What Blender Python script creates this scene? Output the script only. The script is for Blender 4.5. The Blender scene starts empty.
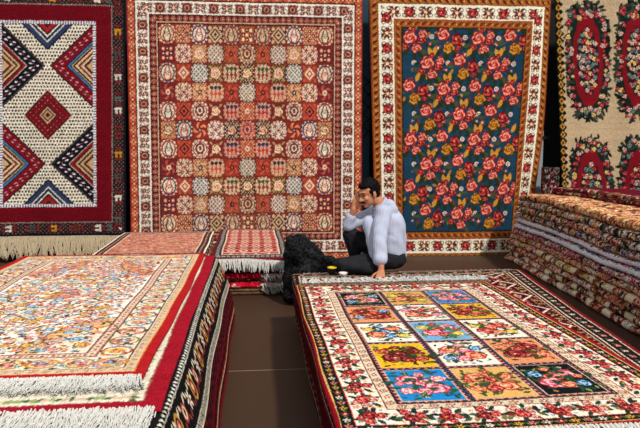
import bpy, bmesh, math, random
import numpy as np
from mathutils import Vector, Matrix

C = bpy.context.scene.collection
PI = math.pi
random.seed(7)
RNG = np.random.default_rng(7)

# ------------------------------------------------------------------ camera
H_CAM, FPX = 1.62, 650.0
YAW, PITCH = math.atan(65 / 650), math.atan(68 / 650)
cF = Vector((math.sin(YAW) * math.cos(PITCH), math.cos(YAW) * math.cos(PITCH), -math.sin(PITCH)))
cR = Vector((math.cos(YAW), -math.sin(YAW), 0))
cU = cR.cross(cF)
cam_data = bpy.data.cameras.new('camera')
cam = bpy.data.objects.new('camera', cam_data)
C.objects.link(cam)
cam.location = (0, 0, H_CAM)
cam.rotation_euler = Matrix((cR, cU, -cF)).transposed().to_euler()
cam_data.sensor_width = 36
cam_data.lens = FPX / 640 * 36
cam_data.clip_start = 0.05
bpy.context.scene.camera = cam


def at(px, py, Y):
    """survey helper: the point of the plane y = Y that a measured picture point belongs to"""
    d = cF + cR * ((px - 320) / FPX) + cU * ((214 - py) / FPX)
    k = Y / d.y
    return Vector((d.x * k, Y, H_CAM + d.z * k))


# ------------------------------------------------------------------ colour
def s2l(c):
    return c / 12.92 if c <= 0.04045 else ((c + 0.055) / 1.055) ** 2.4


_cc = {}


def lin(h):
    if h not in _cc:
        k = h.lstrip('#')
        _cc[h] = np.array([s2l(int(k[i:i + 2], 16) / 255) for i in (0, 2, 4)], dtype=np.float32)
    return _cc[h]


def rgba(h):
    return (*[float(x) for x in lin(h)], 1.0)


# ------------------------------------------------------------------ weaving canvas (one colour per knot)
class Cv:
    def __init__(s, W, H, nx, ny, base, ss=2):
        s.W, s.H, s.nx, s.ny, s.ss = W, H, nx, ny, ss
        s.a = np.empty((ny * ss, nx * ss, 3), np.float32)
        s.a[:] = lin(base)
        s.u = (np.arange(nx * ss, dtype=np.float32) + .5) / (nx * ss) * W
        s.v = (np.arange(ny * ss, dtype=np.float32) + .5) / (ny * ss) * H
        s.D = None
        s.dye = .17

    def out(s):
        k = s.ss
        ny, nx = s.a.shape[:2]
        g = np.random.default_rng(nx * 7 + ny)

        def rough(n, amp):
            q = g.standard_normal((ny // n + 2, nx // n + 2)).astype(np.float32)
            return np.kron(q, np.ones((n, n), np.float32))[:ny, :nx] * amp
        j, i = np.mgrid[0:ny, 0:nx]
        jj = np.clip(j + rough(2, .7) + rough(5, .5), 0, ny - 1).astype(int)
        ii = np.clip(i + rough(2, .7) + rough(5, .5), 0, nx - 1).astype(int)
        a = s.a[jj, ii].reshape(s.ny, k, s.nx, k, 3).mean((1, 3))
        # every knot of hand dyed wool takes the dye a little differently
        v = np.exp(g.standard_normal((s.ny, s.nx, 1)).astype(np.float32) * s.dye)
        row = np.exp(np.repeat(g.standard_normal((s.ny // 9 + 1, 1, 1)), 9, 0)[:s.ny] * .04).astype(np.float32)
        return np.clip(a * v * row, 0, .95)

    def region(s, u0, u1, v0, v1, fn):
        i0, i1 = np.searchsorted(s.u, (u0, u1))
        j0, j1 = np.searchsorted(s.v, (v0, v1))
        if i1 <= i0 or j1 <= j0:
            return
        sub = s.a[j0:j1, i0:i1]
        U, V = np.meshgrid(s.u[i0:i1], s.v[j0:j1])

        def put(m, c):
            sub[m] = lin(c)
        fn(U, V, put)

    def rect(s, u0, u1, v0, v1, col):
        s.region(u0, u1, v0, v1, lambda U, V, put: put(np.ones_like(U, bool), col))

    def stamp(s, cu, cv, ru, fn, rot=0., rv=None, flip=False):
        rv = rv or ru
        R = max(ru, rv) * 1.42
        c, n = math.cos(rot), math.sin(rot)

        def f(U, V, put):
            x, y = U - cu, V - cv
            x, y = (x * c + y * n) / ru, (-x * n + y * c) / rv
            fn(-x if flip else x, y, put)
        s.region(cu - R, cu + R, cv - R, cv + R, f)

    def band(s, d0, d1, fn, p=None):
        """a mitred band round the rug from d0 to d1 inside its edge; fn(x, y, put, k): cell coordinates, y -1..1 across, k cell number"""
        if s.D is None:
            U, V = np.meshgrid(s.u, s.v)
            du, dv = np.minimum(U, s.W - U), np.minimum(V, s.H - V)
            s.D = np.minimum(du, dv)
            vert = du < dv
            s.S = np.where(vert, V, U)
            s.L = np.where(vert, s.H, s.W)
        m = (s.D >= d0) & (s.D < d1)
        flat = s.a[m]
        w = (d1 - d0) / 2
        y = (s.D[m] - d0) / w - 1
        S, L = s.S[m], s.L[m]
        p = p or 2 * w
        n = np.maximum(1, np.round(L / p))
        q = S / L * n
        k = np.floor(q).astype(int)
        x = (q - k - .5) * (L / n) / w

        def put(mm, c):
            flat[mm] = lin(c)
        fn(x, y, put, k)
        s.a[m] = flat

    def fill(s, d0, d1, col):
        s.band(d0, d1, lambda x, y, put, k: put(np.ones_like(x, bool), col))


def T(x, y, cx, cy, r, rot=0., ry=None):
    x, y = x - cx, y - cy
    c, n = math.cos(rot), math.sin(rot)
    return (x * c + y * n) / r, (-x * n + y * c) / (ry or r)


def par(put, m):
    return lambda mm, c: put(mm & m, c)


# motifs: fn(x, y, put) in a unit disc
def rose(dark='#5e0f18', mid='#c8434a', light='#f0a39a', ctr='#8c1d24', n=6):
    def f(x, y, put):
        r, th = np.hypot(x, y), np.arctan2(y, x)
        e = .86 + .07 * np.cos(n * th) + .05 * np.cos(3 * th + 1)
        put(r < e, dark)
        put(r < e - .12, mid)
        # petals curl round the heart in overlapping crescents
        put((r < e - .17) & (r > .40) & (np.sin(2.5 * th + 11 * r) > .25), light)
        put((r < e - .17) & (r > .40) & (np.sin(2.5 * th + 11 * r) < -.80), dark)
        r2 = np.hypot(x + .06, y - .08)
        put(r2 < .42, dark)
        put(r2 < .36, mid)
        put((r2 < .33) & (np.sin(2 * th + 16 * r2) > .1), light)
        put(r2 < .10, ctr)
    return f


def daisy(col='#f2e8d8', ctr='#c98a2b', n=6, out=None):
    def f(x, y, put):
        r, th = np.hypot(x, y), np.arctan2(y, x)
        e = .62 + .36 * np.cos(n * th)
        if out:
            put(r < e + .14, out)
        put(r < e, col)
        put(r < .3, ctr)
    return f


def leaf(col='#2f4a34', vein=None):
    def f(x, y, put):
        e = .42 * (1 - x * x)
        put((np.abs(x) < 1) & (np.abs(y) < e), col)
        if vein:
            put((np.abs(x) < .8) & (np.abs(y) < .08), vein)
    return f


def palmette(out='#2a1416', body='#a3272b', inner='#e5c9a0', ctr='#2c3350'):
    def f(x, y, put):
        r, th = np.hypot(x, y * .9), np.arctan2(x, y)
        e = .78 + .16 * np.abs(np.cos(3.5 * th))
        put(r < e, out)
        put(r < e - .12, body)
        put(r < .5, inner)
        put(np.hypot(x / .28, (y - .02) / .4) < 1, ctr)
        put(np.hypot(x, y + .02) < .12, body)
    return f


def diamond(*cols):
    def f(x, y, put):
        d = np.abs(x) + np.abs(y)
        for i, c in enumerate(cols):
            put(d < 1 - i / len(cols), c)
    return f


def disc(*cols):
    def f(x, y, put):
        d = np.hypot(x, y)
        for i, c in enumerate(cols):
            put(d < 1 - i / len(cols), c)
    return f


def spray(lf='#2f4a34', n=5, r0=.3):
    """a ring of leaves"""
    def f(x, y, put):
        for i in range(n):
            a = i / n * 2 * PI + .4
            leaf(lf)(*T(x, y, (r0 + .38) * math.cos(a), (r0 + .38) * math.sin(a), .38, a + .3), put)
    return f


def bouquet(main, side, lf='#2f4a34', lf2='#b8762a', bud=None):
    def f(x, y, put):
        for a, r_, c in ((.5, .7, lf), (1.6, .75, lf2), (2.6, .72, lf), (3.7, .7, lf2), (4.6, .78, lf), (5.6, .74, lf)):
            leaf(c)(*T(x, y, r_ * math.cos(a), r_ * math.sin(a), .34, a), put)
        if bud:
            for a in (1.1, 2.1, 4.1, 5.1, 6.1):
                bud(*T(x, y, .84 * math.cos(a), .84 * math.sin(a), .14), put)
        side(*T(x, y, .46, .18, .38), put)
        side(*T(x, y, .02, -.52, .36), put)
        side(*T(x, y, -.48, -.22, .3), put)
        main(*T(x, y, -.12, .16, .5), put)
    return f


def both(*fs):
    def f(x, y, put):
        for g in fs:
            g(x, y, put)
    return f


def vine(x, y, put, k, col, amp=.5, w=.14, asp=1.):
    ph = np.where(k % 2 == 0, 1, -1)
    put(np.abs(y - ph * amp * np.cos(x / asp * PI / 2)) < w, col)


def scatter(cv, u0, u1, v0, v1, step, motifs, size, jit=.45, seed=1, rot=True, keep=None):
    r = random.Random(seed)
    nu, nv = max(1, round((u1 - u0) / step)), max(1, round((v1 - v0) / step))
    pts = [(u0 + (i + .5) * (u1 - u0) / nu, v0 + (j + .5) * (v1 - v0) / nv) for i in range(nu) for j in range(nv)]
    r.shuffle(pts)
    for u, v in pts:
        u += r.uniform(-jit, jit) * step
        v += r.uniform(-jit, jit) * step
        if keep and not keep(u, v):
            continue
        cv.stamp(u, v, size * r.uniform(.7, 1.25), r.choice(motifs), r.uniform(0, 6.28) if rot else 0)


# ------------------------------------------------------------------ materials
def mat(name, col, rough=.8, bump=0., bscale=200., var=.0, spec=.2, metal=0., sheen=0.):
    m = bpy.data.materials.new(name)
    m.use_nodes = True
    nt = m.node_tree
    b = nt.nodes['Principled BSDF']
    b.inputs['Roughness'].default_value = rough
    b.inputs['Specular IOR Level'].default_value = spec
    b.inputs['Metallic'].default_value = metal
    b.inputs['Sheen Weight'].default_value = sheen
    tc = nt.nodes.new('ShaderNodeTexCoord')
    nz = nt.nodes.new('ShaderNodeTexNoise')
    nz.inputs['Scale'].default_value = bscale
    nz.inputs['Detail'].default_value = 3
    nt.links.new(tc.outputs['Object'], nz.inputs['Vector'])
    mx = nt.nodes.new('ShaderNodeMixRGB')
    mx.blend_type = 'MULTIPLY'
    mx.inputs[0].default_value = 1
    mr = nt.nodes.new('ShaderNodeMapRange')
    mr.inputs['To Min'].default_value = 1 - var
    mr.inputs['To Max'].default_value = 1 + var
    nt.links.new(nz.outputs['Fac'], mr.inputs['Value'])
    nt.links.new(mr.outputs['Result'], mx.inputs[2])
    if col is None:
        at_ = nt.nodes.new('ShaderNodeAttribute')
        at_.attribute_name = 'knots'
        nt.links.new(at_.outputs['Color'], mx.inputs[1])
    else:
        mx.inputs[1].default_value = rgba(col)
    nt.links.new(mx.outputs[0], b.inputs['Base Color'])
    if bump:
        bp = nt.nodes.new('ShaderNodeBump')
        bp.inputs['Strength'].default_value = bump
        bp.inputs['Distance'].default_value = .004
        nt.links.new(nz.outputs['Fac'], bp.inputs['Height'])
        nt.links.new(bp.outputs['Normal'], b.inputs['Normal'])
    return m


WOOL = mat('knotted_wool', None, .95, .6, 160, .35, .05)
WOOL_FLAT = mat('flat_woven_wool', None, .95, .5, 220, .25, .05)
M_FR = mat('white_cotton_fringe', '#cfccc4', .9, .2, 90, .12)
M_FR2 = mat('natural_cotton_fringe', '#c5b293', .9, .2, 90, .2)


# ------------------------------------------------------------------ objects
def tag(o, label, cat=None, group=None, kind=None):
    if label:
        o['label'] = label
    if cat:
        o['category'] = cat
    if group:
        o['group'] = group
    if kind:
        o['kind'] = kind
    return o


def link(name, me, m, parent=None, smooth=True):
    if m:
        me.materials.append(m)
    if smooth:
        me.polygons.foreach_set('use_smooth', [True] * len(me.polygons))
    o = bpy.data.objects.new(name, me)
    C.objects.link(o)
    if parent:
        o.parent = parent
    return o


def empty(name, loc, label, cat, group=None):
    o = bpy.data.objects.new(name, None)
    C.objects.link(o)
    o.location = loc
    o.empty_display_size = .1
    bpy.context.view_layer.update()
    return tag(o, label, cat, group)


def world_parent(o, p):
    """child meshes are written in world coordinates"""
    o.parent = p
    o.matrix_parent_inverse = Matrix.Translation(-Vector(p.location))
    return o


def np_mesh(name, co, quads, cols=None, tris=None):
    me = bpy.data.meshes.new(name)
    co = np.asarray(co, np.float32)
    nq = len(quads)
    me.vertices.add(len(co))
    me.vertices.foreach_set('co', co.ravel())
    nl = nq * 4
    me.loops.add(nl)
    me.loops.foreach_set('vertex_index', np.asarray(quads, np.int32).ravel())
    me.polygons.add(nq)
    me.polygons.foreach_set('loop_start', np.arange(nq, dtype=np.int32) * 4)
    me.update(calc_edges=True)
    if cols is not None:
        at_ = me.color_attributes.new('knots', 'FLOAT_COLOR', 'POINT')
        a = np.ones((len(co), 4), np.float32)
        a[:, :3] = cols
        at_.data.foreach_set('color', a.ravel())
    me.validate()
    return me


def grid_quads(ny, nx, off=0, wrap=False):
    j, i = np.meshgrid(np.arange(ny - 1), np.arange(nx if wrap else nx - 1), indexing='ij')
    i2 = (i + 1) % nx
    return np.stack([j * nx + i, j * nx + i2, (j + 1) * nx + i2, (j + 1) * nx + i], -1).reshape(-1, 4) + off


def cloth(name, cv, surf, th, m, back='#8d7a63', parent=None):
    """cv's knots on surf(u, v) -> (pos, normal); a rug of thickness th with a woven back"""
    cols = cv.out()
    ny, nx = cols.shape[:2]
    U, V = np.meshgrid(np.linspace(0, cv.W, nx), np.linspace(0, cv.H, ny))
    P, N = surf(U, V)
    co = [P.reshape(-1, 3)]
    q = [grid_quads(ny, nx)]
    cc = [cols.reshape(-1, 3)]
    # rim + back at the full outline, coarse inside
    ring = np.concatenate([np.arange(nx), np.arange(1, ny) * nx + nx - 1, (ny - 1) * nx + np.arange(nx - 2, -1, -1),
                           np.arange(ny - 2, 0, -1) * nx])
    n0 = ny * nx
    rb = (P - N * th).reshape(-1, 3)[ring]
    co.append(rb)
    cc.append(cols.reshape(-1, 3)[ring] * .8)
    k = np.arange(len(ring))
    k2 = (k + 1) % len(ring)
    q.append(np.stack([ring[k2], ring[k], n0 + k, n0 + k2], -1))
    st = 12
    jj = np.unique(np.append(np.arange(0, ny, st), ny - 1))
    ii = np.unique(np.append(np.arange(0, nx, st), nx - 1))
    B = (P - N * th)[np.ix_(jj, ii)]
    n1 = n0 + len(ring)
    co.append(B.reshape(-1, 3))
    cc.append(np.tile(lin(back), (len(jj) * len(ii), 1)))
    q.append(grid_quads(len(jj), len(ii), n1)[:, ::-1])
    me = np_mesh(name, np.concatenate(co), np.concatenate(q), np.concatenate(cc))
    return link(name, me, m, parent)


def wob(a, b, s=1.):
    return (np.sin(a * 2.3 * s + 1.3 * b) + .6 * np.sin(b * 3.1 * s - a * 1.7 + 1) + .4 * np.sin(5.3 * a * s + 4.1 * b * s + 2)) / 2


def hung(x0b, x1b, x0t, x1t, z0, z1, Y, amp=.03, fold=None, sag=0.):
    """a rug hanging in the plane y = Y, face to -y"""
    def f(U, V):
        a, b = U / U.max(), V / V.max()
        xb, xt = x0b + (x1b - x0b) * a, x0t + (x1t - x0t) * a
        X = xb + (xt - xb) * b
        if fold:
            X = X + fold(a, b)
        Z = z0 + (z1 - z0) * b + sag * np.sin(a * PI) * (1 - b)
        Yy = Y + amp * (.35 + .65 * (1 - b)) * wob(X * 1.6, Z * .5) - .01 * np.sin(X * 9 + Z)
        P = np.stack([X, Yy, Z], -1)
        N = np.zeros_like(P)
        N[..., 1] = -1
        return P, N
    return f


def fringe(name, pts, out, length, n, m, drop=(0, 0, -1), clump=6, w=.004, parent=None, seed=3, curl=.25, gath=.75):
    """strands from the polyline pts; out = direction they leave in, drop = how they sink"""
    r = random.Random(seed)
    out, drop = Vector(out), Vector(drop)
    pts = [Vector(p) for p in pts]
    seg = [(pts[i + 1] - pts[i]).length for i in range(len(pts) - 1)]
    tot = sum(seg)
    vs, qs = [], []
    tgt = None
    for i in range(n):
        s = (i + .5 + r.uniform(-.3, .3)) / n * tot
        j = 0
        while j < len(seg) - 1 and s > seg[j]:
            s -= seg[j]
            j += 1
        p = pts[j].lerp(pts[j + 1], s / seg[j])
        tdir = (pts[j + 1] - pts[j]).normalized()
        if i % clump == 0:
            cx = r.uniform(-.3, .3) * length
            cl = r.uniform(.75, 1.1)
            c0 = p + tdir * (tot / n * clump / 2)
        L = length * cl * r.uniform(.85, 1.1)
        gather = (c0 - p).dot(tdir) * gath
        side = Vector(tdir)
        nrm = side.cross(out.normalized())
        prev = None
        for k in range(5):
            t = k / 4
            c = p + out * (L * t) + drop * (L * t * t) + tdir * (gather * min(1, t * 1.6) + cx * t * t + r.uniform(-.04, .04) * L) \
                + nrm * (curl * L * .15 * math.sin(t * 5 + i))
            ww = w * (1 - .5 * t)
            b = len(vs)
            vs += [c - side * ww, c + nrm * ww, c + side * ww, c - nrm * ww]
            if prev is not None:
                for e in range(4):
                    qs.append((prev + e, prev + (e + 1) % 4, b + (e + 1) % 4, b + e))
            prev = b
    me = np_mesh(name, [tuple(v) for v in vs], qs)
    return link(name, me, m, parent)


def extrude(name, prof, y0, y1, cv_fn, m, bend=None, ny=240, nu=80, parent=None, plane='xz', focus=None, cvres=None):
    """closed profile (x, z) swept from y0 to y1; cv_fn(W, H, nx, ny) weaves its surface"""
    P = np.array(prof + [prof[0]], np.float32)
    d = np.hypot(*(P[1:] - P[:-1]).T)
    s = np.concatenate([[0], np.cumsum(d)])
    W = float(s[-1])
    q = np.arange(nu) / nu * W
    if focus:
        nf = int(nu * .75)
        rest = 1 - (focus[1] - focus[0])
        f1_ = focus[0] + (focus[1] - focus[0]) * np.arange(nf) / nf
        f2_ = (focus[1] + rest * np.arange(nu - nf) / (nu - nf)) % 1
        q = np.sort(np.concatenate([f1_, f2_])) * W
    X, Z = np.interp(q, s, P[:, 0]), np.interp(q, s, P[:, 1])
    Yv = np.linspace(y0, y1, ny)
    if cvres:
        cv = cv_fn(W, abs(y1 - y0), int(W / cvres), ny)
        cols = cv.out()[:, np.clip((q / W * cv.nx).astype(int), 0, cv.nx - 1)]
    else:
        cv = cv_fn(W, abs(y1 - y0), nu, ny)
        cols = cv.out()
    A = np.stack([np.tile(X, (ny, 1)), np.tile(Yv[:, None], (1, nu)), np.tile(Z, (ny, 1))], -1)
    if plane == 'yz':      # swept along x, profile (y, z)
        A = A[..., [1, 0, 2]]
    if bend:
        A = bend(A)
    co = [A.reshape(-1, 3)]
    cc = [cols.reshape(-1, 3)]
    Q = [grid_quads(ny, nu, 0, True)]
    n = ny * nu
    for e, row in ((0, 0), (1, ny - 1)):      # end caps: rings to the middle
        ring = A[row]
        c = ring.mean(0)
        inner = c + (ring - c) * np.array([.9, 1, .0])
        if plane == 'yz':
            inner = c + (ring - c) * np.array([1, .9, .0])
        co.append(inner)
        cc.append(cols[row] * .7)
        k = np.arange(nu)
        k2 = (k + 1) % nu
        qq = np.stack([row * nu + k, row * nu + k2, n + k2, n + k], -1)
        Q.append(qq if e else qq[:, ::-1])
        n += nu
    me = np_mesh(name, np.concatenate(co), np.concatenate(Q), np.concatenate(cc))
    return link(name, me, m, parent)


def fold_profile(x0, x1, z0, z1, n=10, creases=1, both_round=True):
    """a folded carpet seen from its end: round nose at x0, folded layers marked by grooves"""
    h = (z1 - z0) / 2
    zc = (z0 + z1) / 2
    pts = []
    L = creases + 1
    # nose side: L round lobes going from bottom to top
    hh = (z1 - z0) / L / 2
    for k in range(L):
        zc_ = z0 + hh * (2 * k + 1)
        off = 0.012 * ((k * 7) % 3)
        for i in range(n + 1):
            a = -PI / 2 + PI * i / n
            pts.append((x0 + off + hh * 1.1 - hh * 1.1 * math.cos(a), zc_ + hh * math.sin(a) * .98))
    for k in range(L):
        zc_ = z1 - hh * (2 * k + 1)
        for i in range(n + 1):
            a = PI / 2 - PI * i / n
            pts.append((x1 - hh + hh * math.cos(a), zc_ + hh * math.sin(a) * .98))
    return pts[::-1]


def box_bm(bm, x0, x1, y0, y1, z0, z1):
    v = [bm.verts.new(p) for p in ((x0, y0, z0), (x1, y0, z0), (x1, y1, z0), (x0, y1, z0), (x0, y0, z1), (x1, y0, z1), (x1, y1, z1), (x0, y1, z1))]
    for f in ((0, 3, 2, 1), (4, 5, 6, 7), (0, 1, 5, 4), (1, 2, 6, 5), (2, 3, 7, 6), (3, 0, 4, 7)):
        bm.faces.new([v[i] for i in f])


def bm_obj(name, bm, m, parent=None, smooth=False):
    bmesh.ops.recalc_face_normals(bm, faces=bm.faces)
    me = bpy.data.meshes.new(name)
    bm.to_mesh(me)
    bm.free()
    return link(name, me, m, parent, smooth)


# ================================================================== SETTING
YW = 9.3
m_floor = mat('brown_floor_board', '#3d2819', .55, .15, 60, .25, .35)
bm = bmesh.new()
box_bm(bm, -6, 8, -1, 4.595, -.06, 0)
box_bm(bm, -6, 8, 4.605, 10.2, -.06, 0)
tag(bm_obj('floor', bm, m_floor), 'dark brown floor boards showing in the aisle', kind='structure')
bm = bmesh.new()
box_bm(bm, -6, 8, 4.595, 4.605, -.06, -.001)
tag(bm_obj('trim_1', bm, mat('pale_floor_joint', '#a08c7c', .6)), 'pale joint line across the brown floor', kind='structure')
m_wall = mat('dark_blue_hall_wall', '#16181c', .8, .2, 30, .3)
bm = bmesh.new()
box_bm(bm, -6, 8, YW + .45, YW + .6, 0, 5.2)
tag(bm_obj('wall_back', bm, m_wall), 'dark wall behind the hanging carpets', kind='structure')

# ================================================================== WALL CARPETS
PX = YW / 650.0          # metres per picture pixel on the wall plane


def wx(px, py=120):
    return at(px, py, YW).x


def wz(py, px=255):
    return at(px, py, YW).z


# ---- 1 diamond kilim (units of the drawing: centimetres-like squares 157 x 246)
def kilim_cv():
    W, H = 157., 246.
    cv = Cv(W, H, 330, 500, '#560a15')
    RED = '#5e0914'
    cv.dye = .3
    cv.fill(0, 2, '#101019')
    cv.fill(2, 14, '#1b1316')

    def motifs(x, y, put, k):
        cols = ['#c9bdac', '#5a2018', '#b07a1a', '#3d3a3c', '#c0b4a4', '#4b4f48']
        put((np.sin(x * 9 + k) * np.sin(y * 7 + k * 2) > .45), '#4a2428')
        put((np.sin(x * 8 - k) * np.sin(y * 9 + k) > .6), '#6a5a4c')
        for i, c in enumerate(cols):
            m = ((k * 5 % 11) == i)
            a = (np.abs(x - .25) < .2) & (np.abs(y) < .65) | (np.abs(x + .3) < .38) & (np.abs(y - .35) < .2) | (np.abs(x + .15) < .5) & (np.abs(y + .4) < .15)
            put(m & a, c)
        put((np.abs(x) > .82) & (np.abs(y) < .5), '#6e1a20')
    cv.band(2.5, 13.5, motifs, 11)
    cv.band(13.6, 14.6, lambda x, y, put, k: (put(x > -9, '#8a7a70'), put(np.abs(x) < .5, '#301015')), 2)
    cv.fill(14.6, 30, RED)

    def guard(x, y, put, k):
        put(x > -9, '#262c4c')
        put(np.abs(x) < .55, '#cfc6c6')
    cv.band(30, 33, guard, 2.6)
    f0, f1, g0, g1 = 33., W - 33., 33., H - 33.
    cx, cy = W / 2, H / 2

    def ground(U, V, put):
        put(U > -1, '#dccfb8')
        r = np.floor(V / 3.4)
        put((np.abs(V / 3.4 - r - .5) < .3) & ((U / 3.1 + (r % 2) * .5) % 1 < .66), '#241a1c')
        put((np.abs(V / 3.4 - r - .5) < .3) & ((U / 3.1 + (r % 2) * .5) % 1 < .66) & ((U * .13 + V * .07) % 1 < .12), '#6b3a28')
    cv.region(f0, f1, g0, g1, ground)

    def nest(d, put, bands, tex=None):
        """d: 1 at the heart, 0 at the outline"""
        for lim, c in bands:
            put(d > lim, c)

    def tri(side, yc, hw, dep, bands, dots):
        def f(U, V, put):
            e = (U - f0) if side < 0 else (f1 - U)
            d = 1 - e / dep - np.abs(V - yc) / hw
            nest(d, put, bands)
            s = (V + U * .5) / 3.4
            q = (d - dots[0]) / (dots[1] - dots[0])
            inn = (q > 0) & (q < 1)
            s = V / 4.6 + (U > 0) * .3
            put(inn & (s % 1 < .34) & (np.abs(q - .72) < .09), dots[2])
            put(inn & ((s + .5) % 1 < .3) & (np.abs(q - .3) < .08), dots[2])
            put(inn & ((s * 1.5) % 1 < .4) & (np.abs(q - .5) < .05), '#7c3a34')
        cv.region(f0, f1, g0, g1, f)
    redt = [(0, '#2b1a18'), (.035, '#3a1a18'), (.05, '#6c101b'), (.38, '#1d1014'), (.41, '#35678f'), (.47, '#17202c'), (.50, '#a88a66'),
            (.53, '#3a1c18'), (.59, '#c7a883'), (.65, '#6b2a22'), (.72, '#c7a883'), (.78, '#412019'), (.86, '#b5926c')]
    blkt = [(0, '#2b1a18'), (.035, '#5a4a44'), (.05, '#12121a'), (.42, '#b9a994'), (.44, '#7c1620'), (.52, '#301418'), (.57, '#b8936a'),
            (.63, '#35211b'), (.69, '#b08c64'), (.76, '#50241c'), (.84, '#b5926c')]
    dep, hw = 43.5, 41.5
    tri(1, cy + 49, hw, dep, redt, (.08, .31, '#c4888a'))
    tri(-1, cy + 49, hw, dep, blkt, (.08, .38, '#d8cdd0'))
    tri(-1, cy - 49, hw, dep, redt, (.08, .31, '#c4888a'))
    tri(1, cy - 49, hw, dep, blkt, (.08, .38, '#d8cdd0'))

    def tb(sgn):
        def f(U, V, put):
            e = (g1 - V) if sgn > 0 else (V - g0)
            d = 1 - e / 26 - np.abs(U - cx) / 26
            nest(d, put, [(0, '#171a24'), (.08, '#2a3450'), (.3, '#c9c0b0'), (.36, '#232b40'), (.5, '#d5c9b6'), (.56, '#3a1418'), (.66, '#8a1c22'), (.85, '#2a1a1c')])
        cv.region(f0, f1, g0, g1, f)
    tb(1)
    tb(-1)

    def ctr(U, V, put):
        d = 1 - np.abs(U - cx) / 25 - np.abs(V - cy) / 26
        nest(d, put, [(0, '#cfc0a4'), (.03, '#1b1216'), (.08, '#6d1119'), (.62, '#2b1b1c'), (.67, '#b59a78'), (.73, '#3c2420'), (.8, '#a87850'), (.9, '#30201c')])
        a = (d > .1) & (d < .6)
        put(a & (((d * 9) % 1) < .5) & (((U - V) / 3.2 % 1) < .4) & (((U + V) / 3.2 % 1) < .7), '#2a1216')
        put(a & (((d * 9) % 1) > .6) & (((U + V) / 6 % 1) < .25) & (((U - V) / 6 % 1) < .25), '#a8746a')
    cv.region(f0, f1, g0, g1, ctr)
    return cv


def px_surf(W, H, xl_t, xr_t, xl_b, xr_b, yt, yb, amp=.03, fold=None, Y=YW):
    return hung(at(xl_b, yb, Y).x, at(xr_b, yb, Y).x, at(xl_t, yt, Y).x, at(xr_t, yt, Y).x,
                at((xl_b + xr_b) / 2, yb, Y).z, at((xl_t + xr_t) / 2, yt, Y).z, Y, amp, fold)


GW = None
e = empty('hanging_carpet', (wx(48), YW, .05), 'hanging kilim with white dotted field, nested diamonds, dark red border and beige fringe', 'carpet')
o = cloth('woven_field', kilim_cv(), px_surf(157, 246, -33, 125, -30, 126, -10, 236), .008, WOOL_FLAT)
world_parent(o, e)
hem = [at(-30, 236.5, YW - .005), at(40, 236, YW - .012), at(126, 235, YW - .005)]
world_parent(fringe('fringe', hem, (0, -.03, -1), .29, 1100, M_FR2, clump=5, w=.0055, seed=4, drop=(0, 0, -.03), gath=.35), e)


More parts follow.
